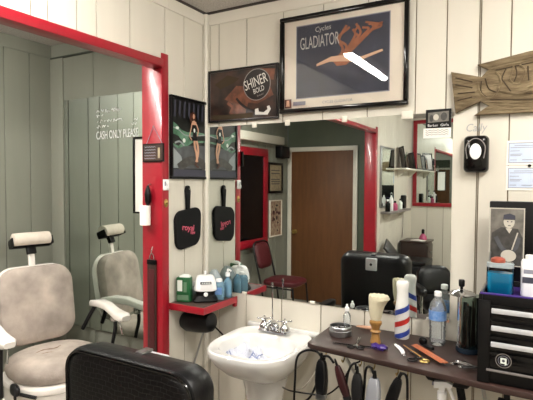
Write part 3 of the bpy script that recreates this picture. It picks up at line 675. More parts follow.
# small tools
t = empty('scissors', (1.043, -.305, Z), .2, 'scissors with dark finger rings lying near the front of the counter', 'scissors')
for sx in (-1, 1):
    mb = MB(); pts = [(sx*.020+.015*math.cos(a_), -.018+.015*math.sin(a_), .003) for a_ in [2*PI*i/14 for i in range(15)]]; mb.tube(pts, .003, 'black', 6, sm=0); mb.build('finger_ring', t)
    mb = MB(); mb.loft([[(-sx*.004+sx*w_*.1, y, z) for w_, z in ((-1,.002), (1,.002), (1,.005), (-1,.005))] for y in (0, .01)], 'chrome'); mb.tube([(sx*.012,-.008,.004), (0,.02,.005), (-sx*.005,.115,.005)], [.0055,.0025], 'chrome', 6); mb.build('blade', t)
t = empty('purple_clip', (1.137, -.278, Z), -.2, 'purple plastic guard piece lying in front of the neck brush', 'hair clip')
mb = MB(); mb.loft([[(x, w_*math.cos(2*PI*i/10), .010+h_*math.sin(2*PI*i/10)) for i in range(10)] for x, w_, h_ in ((-.034,.010,.006), (-.02,.022,.012), (-.004,.014,.007), (.016,.024,.013), (.034,.012,.006))], 'purple'); mb.build('body', t)
mb = MB()
for k in range(6): mb.tube([(-.028+k*.011,-.012,.006), (-.026+k*.011,-.026,.004)], .0022, 'purple', 6, sm=0)
mb.build('teeth', t)
t = empty('straight_razor', (1.222, -.262, Z), -1.05, 'white handled razor lying diagonally in front of the striped bottle', 'razor')
mb = MB(); mb.loft([[(x, o_+w_*math.cos(2*PI*i/10), .006+.005*math.sin(2*PI*i/10)) for i in range(10)] for x, w_, o_ in ((-.062,.006,-.002), (-.045,.009,.002), (0,.010,.006), (.035,.009,.003), (.05,.006,-.001))], 'white'); mb.build('handle', t)
mb = MB(); mb.box(.045, .075, -.006, .004, .004, .007, 'chrome', .001); mb.build('tip', t)
t = empty('orange_comb', (1.345, -.272, Z+.012), -.80, 'orange comb lying across dark clips at the counter front', 'comb')
mb = MB(); mb.box(-.115, .105, -.003, .016, 0, .0045, 'orange_comb', .0015); mb.build('spine', t)
mb = MB(); mb.box(-.110, .100, -.016, -.002, .001, .0035, 'orange_comb', .0005); mb.build('teeth', t)
t = empty('metal_rod_comb', (1.272, -.255, Z+.001), -.85, 'thin tan tail comb lying left of the orange comb', 'comb')
mb = MB(); mb.tube([(-.075,0,.006), (.07,0,.006)], [.0022,.004], 'brush_wood', 8, sm=0); mb.build('tail', t)
mb = MB(); mb.box(.0, .07, -.012, -.002, .004, .007, 'dark_metal', .001); mb.build('teeth', t)
t = empty('thinning_scissors', (1.318, -.335, Z), .5, 'dark scissors with a gold ring lying under the orange comb', 'scissors')
for k, (xx, mm) in enumerate(((-.028,'black'), (.018,'brass'))):
    mb = MB(); mb.tube([(xx+.018*math.cos(a_), -.012*k+.015*math.sin(a_), .004) for a_ in [2*PI*i/14 for i in range(15)]], .0036, mm, 6, sm=0); mb.build('finger_ring', t)
mb = MB(); mb.tube([(-.02,.012,.005), (.0,.03,.005), (.01,.07,.005)], [.005,.001], 'dark_metal', 6); mb.tube([(.012,.008,.005), (.004,.03,.005), (.006,.07,.005)], [.005,.001], 'dark_metal', 6); mb.build('blade', t)
t = empty('black_clamp', (1.302, -.150, Z), -.7, 'black plastic hair clamp beside the base of the water bottle', 'hair clip')
mb = MB(); mb.superq((-.012,0,.020), (.020,.014,.018), .8, .8, 'black_gloss'); mb.build('jaw', t)
mb = MB(); mb.loft([[(x, w_*math.cos(2*PI*i/10), .008+.007*math.sin(2*PI*i/10)) for i in range(10)] for x, w_ in ((-.0,.012), (.03,.012), (.055,.006))], 'black'); mb.build('lever', t)
# disinfectant jar with combs
t = empty('comb_jar', (1.474, -.118, Z), 0, 'tall dark disinfectant jar holding combs, with steel lid, left of the toolbox', 'jar')
mb = MB(); mb.lathe([(.046,0),(.050,.005),(.048,.012),(.046,.02),(.046,.235),(.048,.24)], 'plastic_smoke', seg=32, cap=False); mb.build('glass', t)
mb = MB(); mb.lathe([(.048,0),(.051,.006),(.049,.022)], 'liquid_dark', seg=32); mb.build('foot', t)
mb = MB()
for k, (x, y, h_, lean) in enumerate(((-.02,0,.21,.03), (-.005,.015,.2,-.02), (.012,-.008,.22,.02), (.022,.01,.19,-.03), (.002,-.02,.2,.01), (-.012,-.015,.18,-.01))):
    c = MB(); c.box(-.008, .008, -.002, .002, .024, h_, ('dark_metal','grip_red','leather','cabinet','dark_metal','leather')[k], .001, T=Matrix.Translation((x, y, 0)) @ Matrix.Rotation(lean,4,'Y') @ Matrix.Rotation(k*.9,4,'Z')); c.build('comb', t)
mb.bm.free()
mb = MB(); mb.lathe([(.056,.241),(.056,.245),(.040,.255),(.014,.261),(.010,.265)], 'chrome', (-.028,0,0), seg=32); l = mb.build('lid', t)
mb = MB(); mb.lathe([(.006,.258),(.006,.272),(.012,.278),(.013,.300),(.010,.305)], 'black', (-.030,0,0)); mb.build('knob', l)
# silver clips bunch
for k, (x, y, a_) in enumerate(((1.462,-.285,.9), (1.487,-.30,-.3), (1.505,-.335,.5))):
    t = empty('sectioning_clip', (x, y, Z+.004*k), a_, ['silver hair clip at the counter front, leftmost of three left of toolbox', 'silver hair clip between two others at the counter front', 'silver hair clip nearest the toolbox corner'][k], 'hair clip', 'silver hair clips by the toolbox')
    mb = MB(); mb.tube([(-.03,.004,.003), (.01,.007,.004), (.03,.003,.003)], [.005,.003], 'chrome', 6); mb.build('upper_jaw', t)
    mb = MB(); mb.tube([(-.03,-.004,.003), (.01,-.007,.003), (.03,-.003,.003)], [.005,.003], 'chrome', 6); mb.tube([(-.032+.008*math.cos(q), .008*math.sin(q), .004) for q in [2*PI*i/10 for i in range(11)]], .003, 'chrome', 6, sm=0); mb.build('lower_jaw', t)

# ------------------------------------------------------------------ clippers hanging under the counter front
def clipper(name, x, y, ztop, L, w, mats, label, tilt=0, blade='steel', cord=None, cat='clipper'):
    t = empty(name, (x, y, ztop), 0, label, cat); T = Matrix.Rotation(tilt, 4, 'Y')
    mb = MB(); prof = ((0,.50,.5), (-.012,.72,.7), (-.3*L,.92,.92), (-.6*L,1,1), (-.85*L,.92,.85), (-L,.80,.6))
    mb.loft([[(p[0]*k, p[1]*q, z) for p in rrect(w, w*.75, w*.25)] for z, k, q in prof], mats, T=T); mb.build('body', t)
    mb = MB(); mb.box(-w*.42, w*.42, -w*.22, w*.16, -L-.018, -L+.002, blade, .001, T=T)
    for k in range(9): mb.box(-w*.4+k*w*.093, -w*.4+k*w*.093+w*.05, -w*.22, -w*.12, -L-.026, -L-.016, blade, T=T)
    mb.build('blade', t)
    mb = MB(); mb.lathe([(w*.16,-.006),(w*.14,.01),(w*.08,.03)], 'black', T=T); mb.build('strain_relief', t)
    if cord: mb = MB(); mb.tube([(p[0]-x, p[1]-y, p[2]-ztop) for p in cord], .0052, 'black', 8, sm=8); mb.build('cord', t)
    return t
clipper('hair_clipper', .915, -.385, .893, .15, .056, 'black_vinyl', 'wide black hair clipper hanging nearest the sink', 0, cord=[(.915,-.385,.905), (.89,-.385,.925), (.84,-.39,.922), (.80,-.39,.885), (.79,-.39,.80), (.79,-.39,.62), (.84,-.36,.50)])
clipper('hair_trimmer', .992, -.40, .887, .13, .038, 'dark_maroon', 'slim maroon trimmer hanging aslant beside the wide black clipper', -.35, 'dark_metal', cord=[(.978,-.40,.895), (.955,-.40,.918), (.93,-.40,.915), (.915,-.36,.88), (.86,-.36,.72), (.80,-.36,.66), (.72,-.30,.60)])
clipper('edging_trimmer', 1.082, -.40, .872, .12, .048, 'dark_metal', 'dark grey trimmer with metal top left of the silver clipper', 0, cord=[(1.075,-.40,.885), (1.07,-.395,.91), (1.05,-.40,.89), (1.035,-.40,.82), (1.04,-.40,.70), (1.08,-.38,.60)])
clipper('silver_clipper', 1.158, -.41, .872, .16, .060, 'clipper_silver', 'silver hair clipper hanging in the middle under the counter', .05, 'chrome', cord=[(1.156,-.41,.885), (1.14,-.405,.91), (1.12,-.40,.90), (1.11,-.39,.83), (1.11,-.39,.70), (1.16,-.38,.58)])
clipper('cordless_trimmer', 1.258, -.42, .893, .14, .046, 'black', 'black trimmer hanging aslant right of the silver clipper', .30, 'dark_metal', cord=[(1.262,-.42,.905), (1.275,-.42,.918), (1.29,-.42,.90), (1.293,-.42,.82), (1.292,-.42,.70), (1.30,-.40,.58)])
mb = MB(); mb.tube([(.62,-.20,.64), (.74,-.34,.70), (.85,-.37,.722), (.93,-.37,.735), (1.0,-.37,.80), (1.04,-.36,.88), (1.08,-.36,.91)], .0035, 'black', 8)
tag(mb.build('hanging_cable'), 'loose black power cord looping between the sink pedestal and hanging clippers', 'cord')
mb = MB(); mb.tube([(.88,-.30,.915), (.87,-.28,.86), (.82,-.25,.76), (.74,-.20,.66), (.66,-.12,.60)], .0045, 'cream_plain', 8)
tag(mb.build('beige_cord'), 'beige cord slanting down behind the black clipper cords by the sink', 'cord')
t = empty('spray_bottle', (1.408, -.34, .62), .0, 'white trigger spray bottle hanging below the counter left of toolbox', 'spray bottle')
mb = MB(); mb.lathe([(.033,0),(.035,.005),(.035,.12),(.03,.15),(.014,.18),(.014,.20)], 'plastic_clear'); mb.build('body', t)
mb = MB(); mb.lathe([(.018,.195),(.018,.225),(.012,.23)], 'white'); mb.build('collar', t)
mb = MB(); mb.prism([(-.030,.236), (-.030,.262), (.018,.270), (.040,.262), (.036,.248), (.012,.246), (.010,.226), (-.010,.226), (-.012,.240)], -.011, .011, 'white', .002); mb.tube([(.022,0,.25), (.034,0,.225), (.048,0,.19), (.052,0,.175)], [.008,.005], 'white', 8); mb.build('trigger_head', t)
mb = MB(); mb.box(-.038, -.028, -.006, .006, .245, .258, 'ink_soft', .001); mb.build('nozzle', t)
t = empty('black_hair_dryer', (1.43, -.25, .875), 0, 'black hair dryer lying in its holder under the counter behind white spray bottle', 'hair dryer')
mb = MB(); mb.lathe([(.02,-.10),(.028,-.09),(.032,-.03),(.038,.02),(.034,.06),(.015,.075)], 'black_matte', T=Matrix.Rotation(PI/2,4,'Y')); mb.build('barrel', t)
mb = MB(); mb.loft([[(.03+dx+.016*math.cos(2*PI*i/14), .016*math.sin(2*PI*i/14), z) for i in range(14)] for z, dx in ((-.02,0), (-.08,.01), (-.15,.02))], 'black_matte'); mb.build('handle', t)
mb = MB(); mb.box(-.01, .01, -.012, .012, .030, .045, 'dark_metal', .002); mb.build('hanger', t)

# under the toolbox: power strip and black bag of cords
t = empty('power_strip', (1.86, -.42, .872), 0, 'black power strip fixed under the counter below the toolbox', 'power strip')
mb = MB(); mb.box(-.25, .25, -.03, .03, -.045, .02, 'black', .005); mb.build('body', t)
mb = MB(); mb.box(-.23, -.21, -.01, .01, .018, .051, 'black'); mb.build('mounting_tab', t)
for k in range(4):
    mb = MB(); mb.box(-.19+k*.1, -.15+k*.1, -.034, -.029, -.014, .014, 'dark_metal', .002); mb.build('outlet', t)

# ------------------------------------------------------------------ toolbox
t = empty('tool_chest', (1.542, -.43, Z), 0, 'black metal tool chest with open lid and silver drawer pulls on the counter', 'tool chest')
W, H_, D = .62, .318, .31
mb = MB(); mb.box(0, W, .004, D, 0, .262, 'black', .003); mb.box(0, .012, .004, D, .262, H_, 'black', .002); mb.box(W-.012, W, .004, D, .262, H_, 'black', .002); mb.box(.012, W-.012, .004, .016, .262, H_, 'black', .002); mb.box(.012, W-.012, D-.012, D, .262, H_, 'black', .002); mb.box(0, .04, -.002, .01, 0, H_-.02, 'black', .002); mb.build('body', t)
for k, (z0, z1) in enumerate(((.236,.29), (.182,.232), (.124,.178), (.062,.12))):
    mb = MB(); mb.box(.040, W-.02, -.004, .006, z0, z1-.004, 'black_gloss', .002); dr = mb.build('drawer', t)
    if k < 3: mb = MB(); mb.box(.043, W-.03, -.012, -.003, z1-.034-.004*k, z1-.016-.004*k, 'chrome' if 0 else 'silver_plastic', .003); mb.build('pull', dr)
    else:
        a = Art(-.0045); a.poly(ell(.085, .091, .026, .026, 32), 'grey_line'); a.poly(ell(.085, .091, .0235, .0235, 32), 'black_gloss'); a.poly(ell(.085, .091, .018, .018, 32), 'ink_soft'); a.poly(ell(.085, .091, .0165, .0165, 32), 'black'); a.poly([(.075,.081), (.095,.081), (.095,.101), (.075,.101)], 'label_white'); a.poly(ell(.085, .091, .005, .005, 12), 'ink'); a.poly([(.089,.075), (.098,.081), (.090,.085)], 'label_white'); a.build('round_emblem', dr)
mb = MB(); mb.box(.03, W-.01, -.008, .0, .046, .054, 'grey_line', .002); mb.build('lower_rail', t)
mb = MB(); mb.box(.005, W-.005, D-.012, D+.022, H_+.002, H_+.325, 'black', .004); lid = mb.build('lid', t)
mb = MB(); mb.box(.006, .012, .02, D-.01, H_+.0, H_+.01, 'steel'); mb.tube([(.012,.12,H_), (.012,D-.01,H_+.12)], .003, 'steel', 6, sm=0); mb.build('lid_stay', t)
mb = MB(); mb.box(.014, W-.014, .018, D-.014, .2625, .300, 'purple', .004); mb.box(.004, W-.004, .002, .016, H_+.0005, H_+.006, 'purple', .002); mb.build('tray_liner', t)
TZ = Z+.301
# soldier photo on the lid
a = Art(-.003); a.box(-.064, .064, -.003, 0, -.118, .118, 'gray_light'); a.poly([(-.060,-.114), (.060,-.114), (.060,.114), (-.060,.114)], 'gray_photo')
a.poly([(-.06,-.114), (.055,-.114), (.058,.0), (.04,.035), (-.02,.04), (-.055,.015)], 'gray_mid'); a.poly(ell(.008, .062, .020, .026), 'gray_light'); a.poly([(-.014,.07), (.030,.07), (.030,.088), (.01,.096), (-.012,.09)], 'ink'); a.stroke([(-.012,.072), (.028,.072)], .004, 'gray_mid')
a.poly([(.0,.062), (.006,.060), (.006,.064), (.0,.066)], 'ink'); a.poly([(.014,.060), (.020,.062), (.02,.066), (.014,.064)], 'ink'); a.stroke([(.004,.047), (.014,.047)], .003, 'ink')
a.poly([(-.004,.036), (.020,.036), (.010,.015)], 'gray_light'); a.stroke([(-.04,.0), (-.02,-.04), (.0,-.06)], .016, 'asphalt'); a.stroke([(.045,.0), (.035,-.04), (.015,-.06)], .014, 'asphalt'); a.poly(ell(.008, -.075, .028, .024), 'gray_light'); a.stroke([(.02,-.05), (.04,.02)], .005, 'gray_light')
o = tag(a.build('photo_print'), 'black and white photo of a person in cap, stuck inside the tool chest lid', 'photo'); o.location = (1.612, -.43+D-.0125, 1.448)
t = empty('blue_disinfectant_jar', (1.602, -.30, TZ), 0, 'clear jar of bright blue liquid with red cap in the tool chest tray', 'jar')
mb = MB(); mb.loft([[(p[0], p[1], z) for p in rrect(w_, w_*.62, w_*.2)] for z, w_ in ((0,.088), (.004,.092), (.10,.092), (.108,.085))], 'glass_jar'); mb.build('glass', t)
mb = MB(); mb.loft([[(p[0], p[1], z) for p in rrect(w_, w_*.60, w_*.2)] for z, w_ in ((.003,.084), (.080,.086))], 'liquid_blue'); mb.build('liquid', t)
mb = MB(); mb.loft([[(p[0], p[1], z) for p in rrect(w_, w_*.62, w_*.2)] for z, w_ in ((.100,.094), (.116,.094), (.118,.088))], 'frosted'); mb.build('lid', t)
mb = MB(); mb.lathe([(.024,.117),(.026,.121),(.024,.132),(.014,.137)], 'grip_red', (-.008,0,0)); mb.build('cap', t)
t = empty('white_lotion_bottle', (1.70, -.29, TZ), 0, 'white bottle with dark printed label in the tool chest tray', 'bottle')
mb = MB(); mb.loft([[(p[0], p[1], z) for p in rrect(w_, w_*.6, .014)] for z, w_ in ((0,.056), (.004,.060), (.125,.060), (.135,.052))], 'white'); mb.build('body', t)
mb = MB(); mb.box(-.024, .024, -.0190, -.0179, .05, .072, 'ink'); mb.box(-.02, .02, -.0190, -.0179, .085, .10, 'ink_soft'); mb.build('label', t)
mb = MB(); mb.lathe([(.016,.134),(.016,.150),(.014,.152)], 'white'); mb.build('cap', t)

# ------------------------------------------------------------------ beige barber chair in the bay (front = local +x)
BZ = 0
t = empty('vintage_barber_chair', (-.835, -.425, BZ), math.radians(-13), 'vintage barber chair with worn beige upholstery and white enamel arms in the bay', 'barber chair')
tiltB = Matrix.Translation((-.19,0,.635)) @ Matrix.Rotation(math.radians(-9), 4, 'Y')
mb = MB(); L = []
for dx, ins in ((-.045,.03), (-.04,.008), (-.02,0), (.01,0), (.03,.008), (.042,.03), (.050,.07), (.052,.12)): L.append([(dx, p[0]*(1-.06*(p[1]<0)*min(1,-p[1]/.2)), p[1]) for p in rrect(.465-2*ins, .48-2*ins, max(.12-ins*.8,.03), 8, 0, .25)])
mb.loft(L, 'suede', T=tiltB); mb.build('backrest', t)
mb = MB(); L = []
for dx, g in ((-.085,-.02), (-.075,0), (-.055,.008), (-.038,.004), (-.036,-.02)): L.append([(dx, p[0], p[1]) for p in rrect(.465+2*g, .48+2*g, .13, 8, 0, .25)])
mb.loft(L, 'enamel', T=tiltB); mb.build('back_shell', t)
mb = MB(); mb.box(-.055, -.035, -.02, .02, .48, .62, 'enamel', .004, T=tiltB); mb.build('headrest_post', t)
mb = MB(); T = tiltB @ Matrix.Translation((-.02,0,.665)) @ Matrix.Rotation(-.25,4,'Y')
L = []
for yy, k in ((-.118,.75), (-.112,.98), (-.09,1), (.09,1), (.112,.98), (.118,.75)): L.append([(x*k, yy, z*k) for x, z in [(.042*math.cos(q), .045*math.sin(q)) for q in [-1.2+2.9*i/12 for i in range(13)]]+[(-.03,.035), (-.03,-.03)]])
mb.loft(L, 'suede_light', T=T); hr = mb.build('headrest', t)
mb = MB(); mb.box(-.050, -.026, -.128, .128, -.045, .0, 'black', .005, T=T); mb.box(-.045, .03, -.128, -.120, -.045, .01, 'black', .003, T=T); mb.box(-.045, .03, .120, .128, -.045, .01, 'black', .003, T=T); mb.box(-.05, -.02, -.028, .028, -.09, -.03, 'black', .004, T=T); mb.build('bracket', hr)
# seat
mb = MB(); L = []
for z, k in ((.495,.90), (.505,.97), (.53,1), (.555,.99), (.575,.93), (.592,.80), (.602,.6), (.607,.35), (.608,.05)): L.append([(.05+.275*k*math.copysign(abs(math.cos(q))**.85, math.cos(q)), .275*k*math.copysign(abs(math.sin(q))**.85, math.sin(q)), z+.042) for q in [2*PI*i/36 for i in range(36)]])
mb.loft(L, 'suede'); mb.build('seat', t)
a = MB()
def seat_z(x, y):
    r = math.hypot((x-.05)/.275, y/.275); tab = ((.05,.608), (.35,.607), (.6,.602), (.8,.592), (.93,.575), (1,.54))
    for (r0, z0), (r1, z1) in zip(tab, tab[1:]):
        if r <= r1: return z0+(z1-z0)*max(0, (r-r0)/(r1-r0))
    return .54
def crack(pts, w):
    P = spline([(x, y, 0) for x, y in pts], 6); vs = []
    for i, p in enumerate(P):
        d_ = (P[min(i+1,len(P)-1)]-P[max(i-1,0)]).normalized(); nn = Vector((-d_.y, d_.x, 0))*w*math.sin(PI*(i+.3)/(len(P)))*(.6+.5*math.sin(i*2.3)**2)
        for q in (p+nn, p-nn): vs.append((q.x, q.y, seat_z(q.x, q.y)+.0436))
    a.raw(vs, [(2*i, 2*i+1, 2*i+3, 2*i+2) for i in range(len(P)-1)], 'stain', True)
crack([(.02,-.12), (.0,-.06), (.02,.0), (-.01,.05)], .010); crack([(.06,-.10), (.06,-.06), (.08,-.03)], .005)
a.build('tear', t)
mb = MB(); L = []
for z, k in ((.32,.80), (.38,.96), (.39,1.0), (.405,1.0), (.41,.97), (.49,.97), (.50,1.01), (.515,1.02), (.53,1.0), (.538,.93)): L.append([(.05+.285*k*math.copysign(abs(math.cos(q))**.8, math.cos(q)), .285*k*math.copysign(abs(math.sin(q))**.8, math.sin(q)), z) for q in [2*PI*i/40 for i in range(40)]])
mb.loft(L, 'enamel'); mb.build('seat_skirt', t)
mb = MB(); mb.lathe([(.30,0),(.30,.03),(.24,.06),(.12,.09),(.085,.14),(.08,.31)], 'enamel', (.02,0,0), 36); mb.build('pedestal', t)
for sy in (-1, 1):
    mb = MB(); L = []; y0 = sy*.340
    for x, w_, z, th in ((-.17,.045,.845,.03), (-.15,.065,.858,.045), (-.05,.07,.872,.05), (.05,.068,.868,.048), (.13,.075,.846,.045), (.19,.085,.834,.048), (.24,.085,.832,.048), (.265,.06,.830,.030)): L.append([(x, y0+p[0], z+p[1]-.02) for p in rrect(w_, th, .016, 4)])
    mb.loft(L, 'enamel'); arm = mb.build('armrest', t)
    mb = MB(); mb.tube([(.12,y0,.81), (.13,y0,.72), (.10,y0*.98,.60), (.08,y0*.95,.47)], .012, 'dark_metal', 10); mb.tube([(-.12,y0,.83), (-.16,y0*.9,.74), (-.20,y0*.84,.66)], .014, 'dark_metal', 10); mb.build('arm_support', arm)
    mb = MB(); mb.superq((.12,y0,.79), (.028,.026,.03), .6, 1, 'chrome'); mb.tube([(.15,y0,.79), (.20,y0-.01*sy,.77), (.22,y0,.70)], .006, 'chrome', 8); mb.build('arm_bracket', arm)
mb = MB(); mb.tube([(.22,-.30,.58), (.24,-.31,.50), (.24,-.31,.36), (.22,-.29,.10)], .008, 'dark_metal', 8); mb.superq((.20,-.295,.54), (.05,.02,.03), .7, 1, 'dark_metal'); mb.tube([(.20,-.30,.525), (.29,-.22,.50)], .010, 'dark_metal', 8, sm=0); mb.build('lever', t)
mb = MB(); mb.tube([(.30,.0,.34), (.46,0,.24), (.50,0,.20)], .018, 'enamel', 10); mb.box(.42, .62, -.15, .15, .14, .17, 'chrome', .008); mb.build('footrest', t)

# ------------------------------------------------------------------ black barber chair near the camera (front = local +y)
def black_chair(name, loc, rz, label, plate=True, back_mat='croc'):
    t = empty(name, loc, rz, label, 'barber chair')
    W2 = .505
    def ol(g, n=8):
        return [(p[0]*(1+.03*(p[1]/.3)), p[1]) for p in rrect(W2-2*g, .575-2*g, max(.075-g*.5, .02), n, 0, .2875)]
    TB = Matrix.Translation((0,-.26,.565))
    mb = MB(); mb.loft([[(p[0], y, p[1]) for p in ol(g)] for y, g in ((0,.010), (.006,.003), (.02,0), (.06,.003), (.10,.010), (.125,.026), (.140,.055), (.146,.10))], 'black_vinyl', T=TB); b = mb.build('backrest', t)
    mb = MB(); mb.loft([[(p[0], y, p[1]) for p in ol(g)] for y, g in ((.001,.014), (-.004,.018), (-.009,.04), (-.011,.09))], back_mat, T=TB); mb.build('back_panel', b)
    mb = MB(); q = [(p[0], -.003, p[1]) for p in ol(.010)]; mb.tube(q+[q[0]], .0050, 'black_gloss', 8, sm=0, T=TB); mb.build('piping', b)
    if plate:
        mb = MB(); mb.box(-.042, .042, .130, .158, .455, .545, 'silver_plastic', .006, T=TB); mb.box(-.016, .016, .06, .11, .566, .576, 'steel', .004, T=TB); mb.superq((0,.159,.50), (.010,.008,.010), 1, 1, 'dark_metal', T=TB, nu=10, nv=8); mb.build('headrest_plate', b)
    mb = MB(); mb.superq((0,.10,.50), (.27,.27,.075), .45, .35, 'black_vinyl'); mb.build('seat', t)
    for sx in (-1, 1):
        mb = MB(); mb.superq((sx*.315,.05,.74), (.035,.23,.03), .5, .6, 'black_vinyl'); arm = mb.build('armrest', t)
        mb = MB(); mb.tube([(sx*.315,.20,.73), (sx*.315,.20,.60), (sx*.30,.15,.47), (sx*.2,.1,.44)], .014, 'chrome', 10); mb.build('arm_support', arm)
    mb = MB(); mb.lathe([(.30,0),(.30,.012),(.10,.03),(.05,.05),(.045,.43)], 'chrome', (0,.05,0), 36); mb.build('pedestal', t)
    mb = MB(); mb.tube([(-.18,.32,.42), (-.18,.45,.25), (-.18,.50,.22)], .012, 'chrome', 8); mb.tube([(.18,.32,.42), (.18,.45,.25), (.18,.50,.22)], .012, 'chrome', 8); mb.box(-.2, .2, .46, .60, .20, .225, 'black_vinyl', .008); mb.build('footrest', t)
    return t
black_chair('croc_barber_chair', (.662, -1.025, 0), 0, 'black barber chair with crocodile texture back panel nearest the camera')

# ------------------------------------------------------------------ things seen in the mirror
# red stacking chair (front = local +x)
t = empty('stacking_chair', (-.93, -2.80, 0), -.05, 'maroon padded metal chair by the bay wall near the wooden door', 'chair')
mb = MB(); mb.superq((.02,0,.475), (.23,.22,.045), .6, .5, 'maroon'); mb.build('seat', t)
mb = MB(); mb.loft([[(dx-.22-.10*(z_-.5)/.4, p[0], z_) for p, z_ in [((q[0],), q[1]) for q in rrect(.36-2*g, .30-2*g, .08, 6, 0, .77)]] for dx, g in ((-.015,.01), (-.008,0), (.015,0), (.03,.02), (.034,.06))], 'maroon'); mb.build('backrest', t)
mb = MB(); mb.tube([(-.14,-.20,.02), (-.20,-.20,.43), (-.30,-.195,.84), (-.325,-.14,.925), (-.328,0,.935), (-.325,.14,.925), (-.30,.195,.84), (-.20,.20,.43), (-.14,.20,.02)], .011, 'dark_metal', 10); mb.tube([(-.20,-.20,.43), (.20,-.20,.425)], .010, 'dark_metal', 8, sm=0); mb.tube([(-.20,.20,.43), (.20,.20,.425)], .010, 'dark_metal', 8, sm=0); mb.build('back_frame', t)
for sy in (-1, 1):
    mb = MB(); mb.tube([(.20,sy*.20,.43), (.21,sy*.205,.40), (.24,sy*.215,.0)], .011, 'dark_metal', 10); mb.build('leg', t)
# two pictures on the bay left wall
for z0, z1, y, nm, lb, fm, pm in ((1.515,1.925,-3.43,'framed_certificate','black framed buff certificate above another picture on the green bay wall','black','frame_tan'), (.925,1.42,-3.44,'unframed_print','tall buff picture in pale frame below the black framed certificate','mat_board','picture_buff')):
    t = empty(nm, (XB, y, (z0+z1)/2), WALL_L, lb, 'picture'); h_ = z1-z0; w_ = .40 if fm == 'black' else .34
    frame_mb(w_, h_, .03 if fm == 'black' else .015, .02, fm).build('frame', t)
    a = Art(-.008); a.box(-w_/2+.012, w_/2-.012, -.008, -.002, -h_/2+.012, h_/2-.012, pm)
    if fm == 'black':
        for z in (.10, .06, -.02, -.05, -.08): a.stroke([(-.12,z), (.12,z)], .010, 'ink')
    else:
        r = random.Random(2)
        for k in range(14): a.poly(ell(r.uniform(-.1,.1), r.uniform(-.18,.18), r.uniform(.01,.035), r.uniform(.01,.03), 10), r.choice(('beer_rust','leather','maroon')))
    a.build('print', t)
t = empty('dark_wall_speaker', (XB+.002, -3.55, 2.08), WALL_L, 'small dark box on the bay wall under the end of the white board', 'speaker')
mb = MB(); mb.box(-.12, .12, -.10, 0, -.09, .07, 'black', .01); mb.build('cabinet', t)
mb = MB(); mb.box(-.10, .10, -.104, -.099, -.07, .05, 'dark_metal', .002); mb.build('grille', t)
# round-top mirror on the left wall beyond the far post
t = empty('tall_mirror', (.001, -3.86, 1.735), WALL_L, 'tall rectangular mirror in thin grey frame on the left wall past the far red post', 'mirror')
def arch(w_, h_, n=12):
    return [(-w_/2,-h_/2), (w_/2,-h_/2)]+[(w_/2*math.cos(q), h_/2-w_*.30+w_*.30*math.sin(q)) for q in [PI*i/n for i in range(n+1)]]
mb = MB(); mb.box(-.305, .305, -.022, 0, -.385, .385, 'steel', .004); mb.build('frame', t)
mb = MB(); mb.box(-.28, .28, -.026, -.0225, -.36, .36, 'mirror'); mb.build('mirror_glass', t)
# lower shelf with bottles
t = empty('narrow_shelf', (.001, -4.12, 1.30), WALL_L, 'narrow grey shelf under the tall grey framed mirror', 'shelf')
mb = MB(); mb.box(-.56, .50, -.13, 0, -.03, 0, 'grey_line', .003); mb.build('board', t)
for x in (-.4, .35):
    mb = MB(); mb.prism([(0,-.03), (-.11,-.03), (0,-.12)], x-.01, x+.01, 'white_paint', plane='yz'); mb.build('bracket', t)
for k, (yy, h_, r_, mm, lb) in enumerate(((-3.68,.13,.03,'black','black bottle at the near end of the narrow grey shelf'), (-3.84,.20,.025,'white','slim white bottle on the narrow grey shelf'), (-4.02,.10,.035,'pink','pink jar on the narrow grey shelf'), (-4.30,.12,.028,'label_white','pale bottle at the far end of the narrow grey shelf'))):
    t = empty('toiletry_bottle', (.075, yy, 1.301), 0, lb, 'bottle', 'toiletry bottles on the narrow shelf')
    mb = MB(); mb.lathe(bottle_prof(r_, h_, r_*.4, .0), mm); mb.build('body', t)
    mb = MB(); mb.lathe([(r_*.5,h_),(r_*.5,h_+.02),(r_*.4,h_+.024)], 'black' if mm != 'black' else 'white'); mb.build('cap', t)
t = empty('cordless_phone', (.001, -4.68, 1.39), WALL_L, 'black box with dangling cord on the left wall below the picture shelf', 'wall phone')
mb = MB(); mb.box(-.075, .075, -.05, 0, -.095, .095, 'black', .012); mb.build('body', t)
mb = MB(); mb.tube([(0,-.02,-.09), (.005,-.02,-.3), (-.01,-.012,-.42), (.0,-.01,-.52)], .005, 'grey_line', 6); mb.build('cord', t)
# upper picture shelf
t = empty('picture_shelf', (.001, -4.72, 1.862), WALL_L, 'white shelf holding leaning frames in the far left corner of room', 'shelf')
mb = MB(); mb.box(-.55, .50, -.16, 0, -.022, 0, 'white_paint', .003); mb.build('board', t)
for x in (-.35, .3):
    mb = MB(); mb.prism([(0,-.022), (-.12,-.022), (0,-.14)], x-.008, x+.008, 'white_paint', plane='yz'); mb.build('bracket', t)
for k, (yy, w_, h_, rot, fm, pm, lb) in enumerate(((-4.42,.26,.30,-.75,'black_gloss','grey_line','large black framed picture leaning on the near end of white shelf'), (-4.72,.20,.20,-.5,'cabinet','picture_buff','brown framed picture in the middle of the white picture shelf'), (-4.92,.18,.24,-.9,'black','gray_photo','narrow black framed picture leaning right of the brown one'), (-5.12,.20,.26,-.35,'black','frame_tan','black framed picture on the white shelf nearest the rear wall'))):
    t = empty('leaning_picture', (.085, yy, 1.8635), WALL_L+rot*.6, lb, 'picture', 'pictures leaning on the white shelf')
    T = Matrix.Rotation(-.16, 4, 'X') @ Matrix.Translation((0,0,h_/2))
    mb = frame_mb(w_, h_, .022, .014, fm); 
    for v in mb.bm.verts: v.co = T @ v.co
    mb.build('frame', t)
    mb = MB(); mb.box(-w_/2+.01, w_/2-.01, -.008, -.002, -h_/2+.01, h_/2-.01, pm, T=T); mb.build('print', t)
